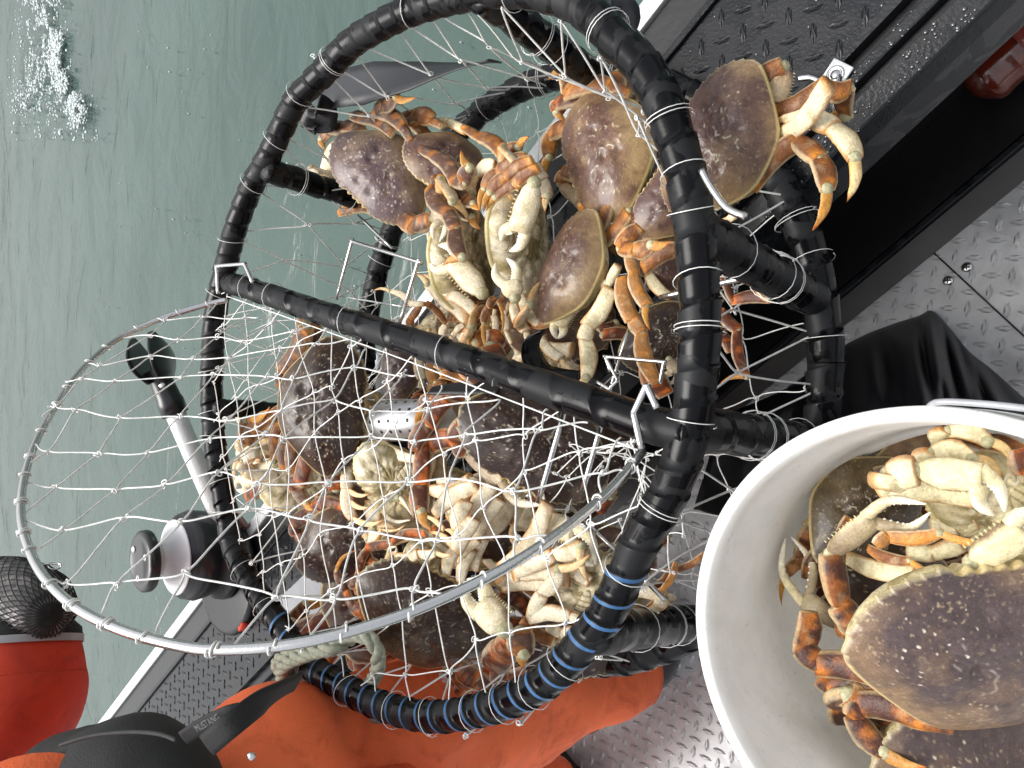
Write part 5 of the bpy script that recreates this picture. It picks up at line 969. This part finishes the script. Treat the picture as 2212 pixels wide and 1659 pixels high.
sleeve('sleeve_cuff', [P(42, 1394, .966), P(44, 1378, .964)], [.087, .087], M['panel'], .001, cap=False, seed=7); sleeve('knit_cuff', [P(43, 1385, .965), P(46, 1360, .962), P(50, 1330, .958), P(52, 1310, .956)], [.0855, .082, .06, .01], M['fabric'], .002, seed=8)
vest = sleeve('life_vest', [P(10, 1830, 1.03), P(70, 1755, 1.03), P(150, 1708, 1.03), P(280, 1698, 1.02), P(350, 1712, 1.01), P(410, 1770, 1.0), P(450, 1880, .98)], [.03, .05, .060, .062, .055, .040, .02], M['fabric'], .004, 14, seed=9)
zb = MB(); tube(zb, cat_rom([P(u, v, 1.085) for u, v in Q('Zbl', [(330, 1290), (500, 1240), (700, 1220), (860, 1230), (960, 1265)])], 8), .0016, 5)
zb.build('zipper', M['fabric'], vest, pr0)
ribbon('vest_strap', 'Zbl', [(1130, 1290), (1260, 1180), (1430, 1050), (1620, 940)], (1.03, 1.02, .99, .94), .019, (.1, .1), M['fabric'], parent=per, th=.003, org=pr0)
ribbon('vest_band', 'Zbl', [(1000, 1250), (1120, 1175), (1240, 1120), (1330, 1100)], (1.015, 1.015, 1.01, 1.0), .013, (0, 0), M['fabric'], parent=per, th=.002, org=pr0)
mb = MB(); lathe(mb, [(.0001, .0015), (.003, .0015), (.004, .0)], P(*Q('Zbl', [(1368, 1352)])[0], .975), CB, 14); mb.build('snap_button', M['steel'], per, pr0)
# print on the band
cu = bpy.data.curves.new('t', 'FONT'); cu.body = 'MUSTANG'; cu.size = .0085; cu.extrude = .0003; to = bpy.data.objects.new('t', cu); S.collection.objects.link(to)
dg = bpy.context.evaluated_depsgraph_get(); tm = bpy.data.meshes.new_from_object(to.evaluated_get(dg)); bpy.data.objects.remove(to); tm.materials.append(M['text'])
q0, q1 = P(*Q('Zbl', [(1075, 1220)])[0], 1.022), P(*Q('Zbl', [(1240, 1132)])[0], 1.018); tx = nrm(q1-q0); tz = nrm(CB-tx*(CB@tx)); ty = np.cross(tz, tx)
tob = bpy.data.objects.new('vest_lettering', tm); S.collection.objects.link(tob); tob.parent = per; q0 = q0-pr0
tob.matrix_basis = Matrix(((tx[0], ty[0], tz[0], q0[0]), (tx[1], ty[1], tz[1], q0[1]), (tx[2], ty[2], tz[2], q0[2]), (0, 0, 0, 1)))
# mesh bag held over the side
gc = P(45, 1310, .95); bag = thing('mesh_bag', gc, 'black knotted mesh bag with pale bait held above the water', 'bag')
C = [P(-60, 1290, .95), P(20, 1300, .95), P(110, 1330, .95)]; mb = MB(); cc = cat_rom(C, 10); T, N, B = frames(cc); a = np.linspace(0, 2*math.pi, 24, endpoint=False); V = []
for i, c in enumerate(cc): V.append(c+.070*max(math.sin(math.pi*i/(len(cc)-1)), 1e-4)**.5*(N[i]*np.cos(a)[:, None]+B[i]*np.sin(a)[:, None])*(1+.12*(vnoise(c+N[i]*np.cos(a)[:, None], 30)[:, None]-.5)))
V = np.array(V); mb.grid(V); mb.build('bait', mat('pale_bait', (.16, .15, .15), .5, nvar=.5, nscale=60, specks=((40, .5, .6, (.45, .40, .40), .8),)), bag, gc)
mb = MB(); n1, n2 = V.shape[:2]
def bp(i, j):
    i = min(max(i, 0), n1-1.001); i0 = int(i); f = i-i0; j = j % n2; j0 = int(j); g = j-j0
    p = (V[i0, j0]*(1-g)+V[i0, (j0+1) % n2]*g)*(1-f)+(V[i0+1, j0]*(1-g)+V[i0+1, (j0+1) % n2]*g)*f; return p+nrm(p-cc[i0])*.003
for k in range(34):
    for sg in (1, -1): tube(mb, np.array([bp(t, k*.706+sg*t*.55) for t in np.linspace(0, n1-1.01, 40)]), .0010, 4)
mb.build('netting', M['fabric'], bag, gc)
# rain drops beaded on the black rails and gunwale
mb = MB()
for k in range(900):
    n, z = random.choice([(random.uniform(-.406, -.381), ZG+.001), (random.uniform(-.406, -.381), ZG+.001), (random.uniform(-.62, -.46), ZG), (random.uniform(-.433, -.42), ZG+.003)])
    if z == ZG+.001: z = ZG+.004-.007*(n+.4085)/.0285
    c = BP(n, random.uniform(-.7, .35), z); r = random.uniform(.0008, .003)*random.choice([.6, 1, 1]); lathe(mb, [(r, -.0003), (r*.8, r*.22), (r*.4, r*.36), (.0001, r*.4)], c, n=8)
tag(mb.build('rain_drops', mat('water_drop', (.03, .032, .035), .04, coat=1)), kind='stuff', label='rain drops beaded over the black gunwale and rails', cat='drops')
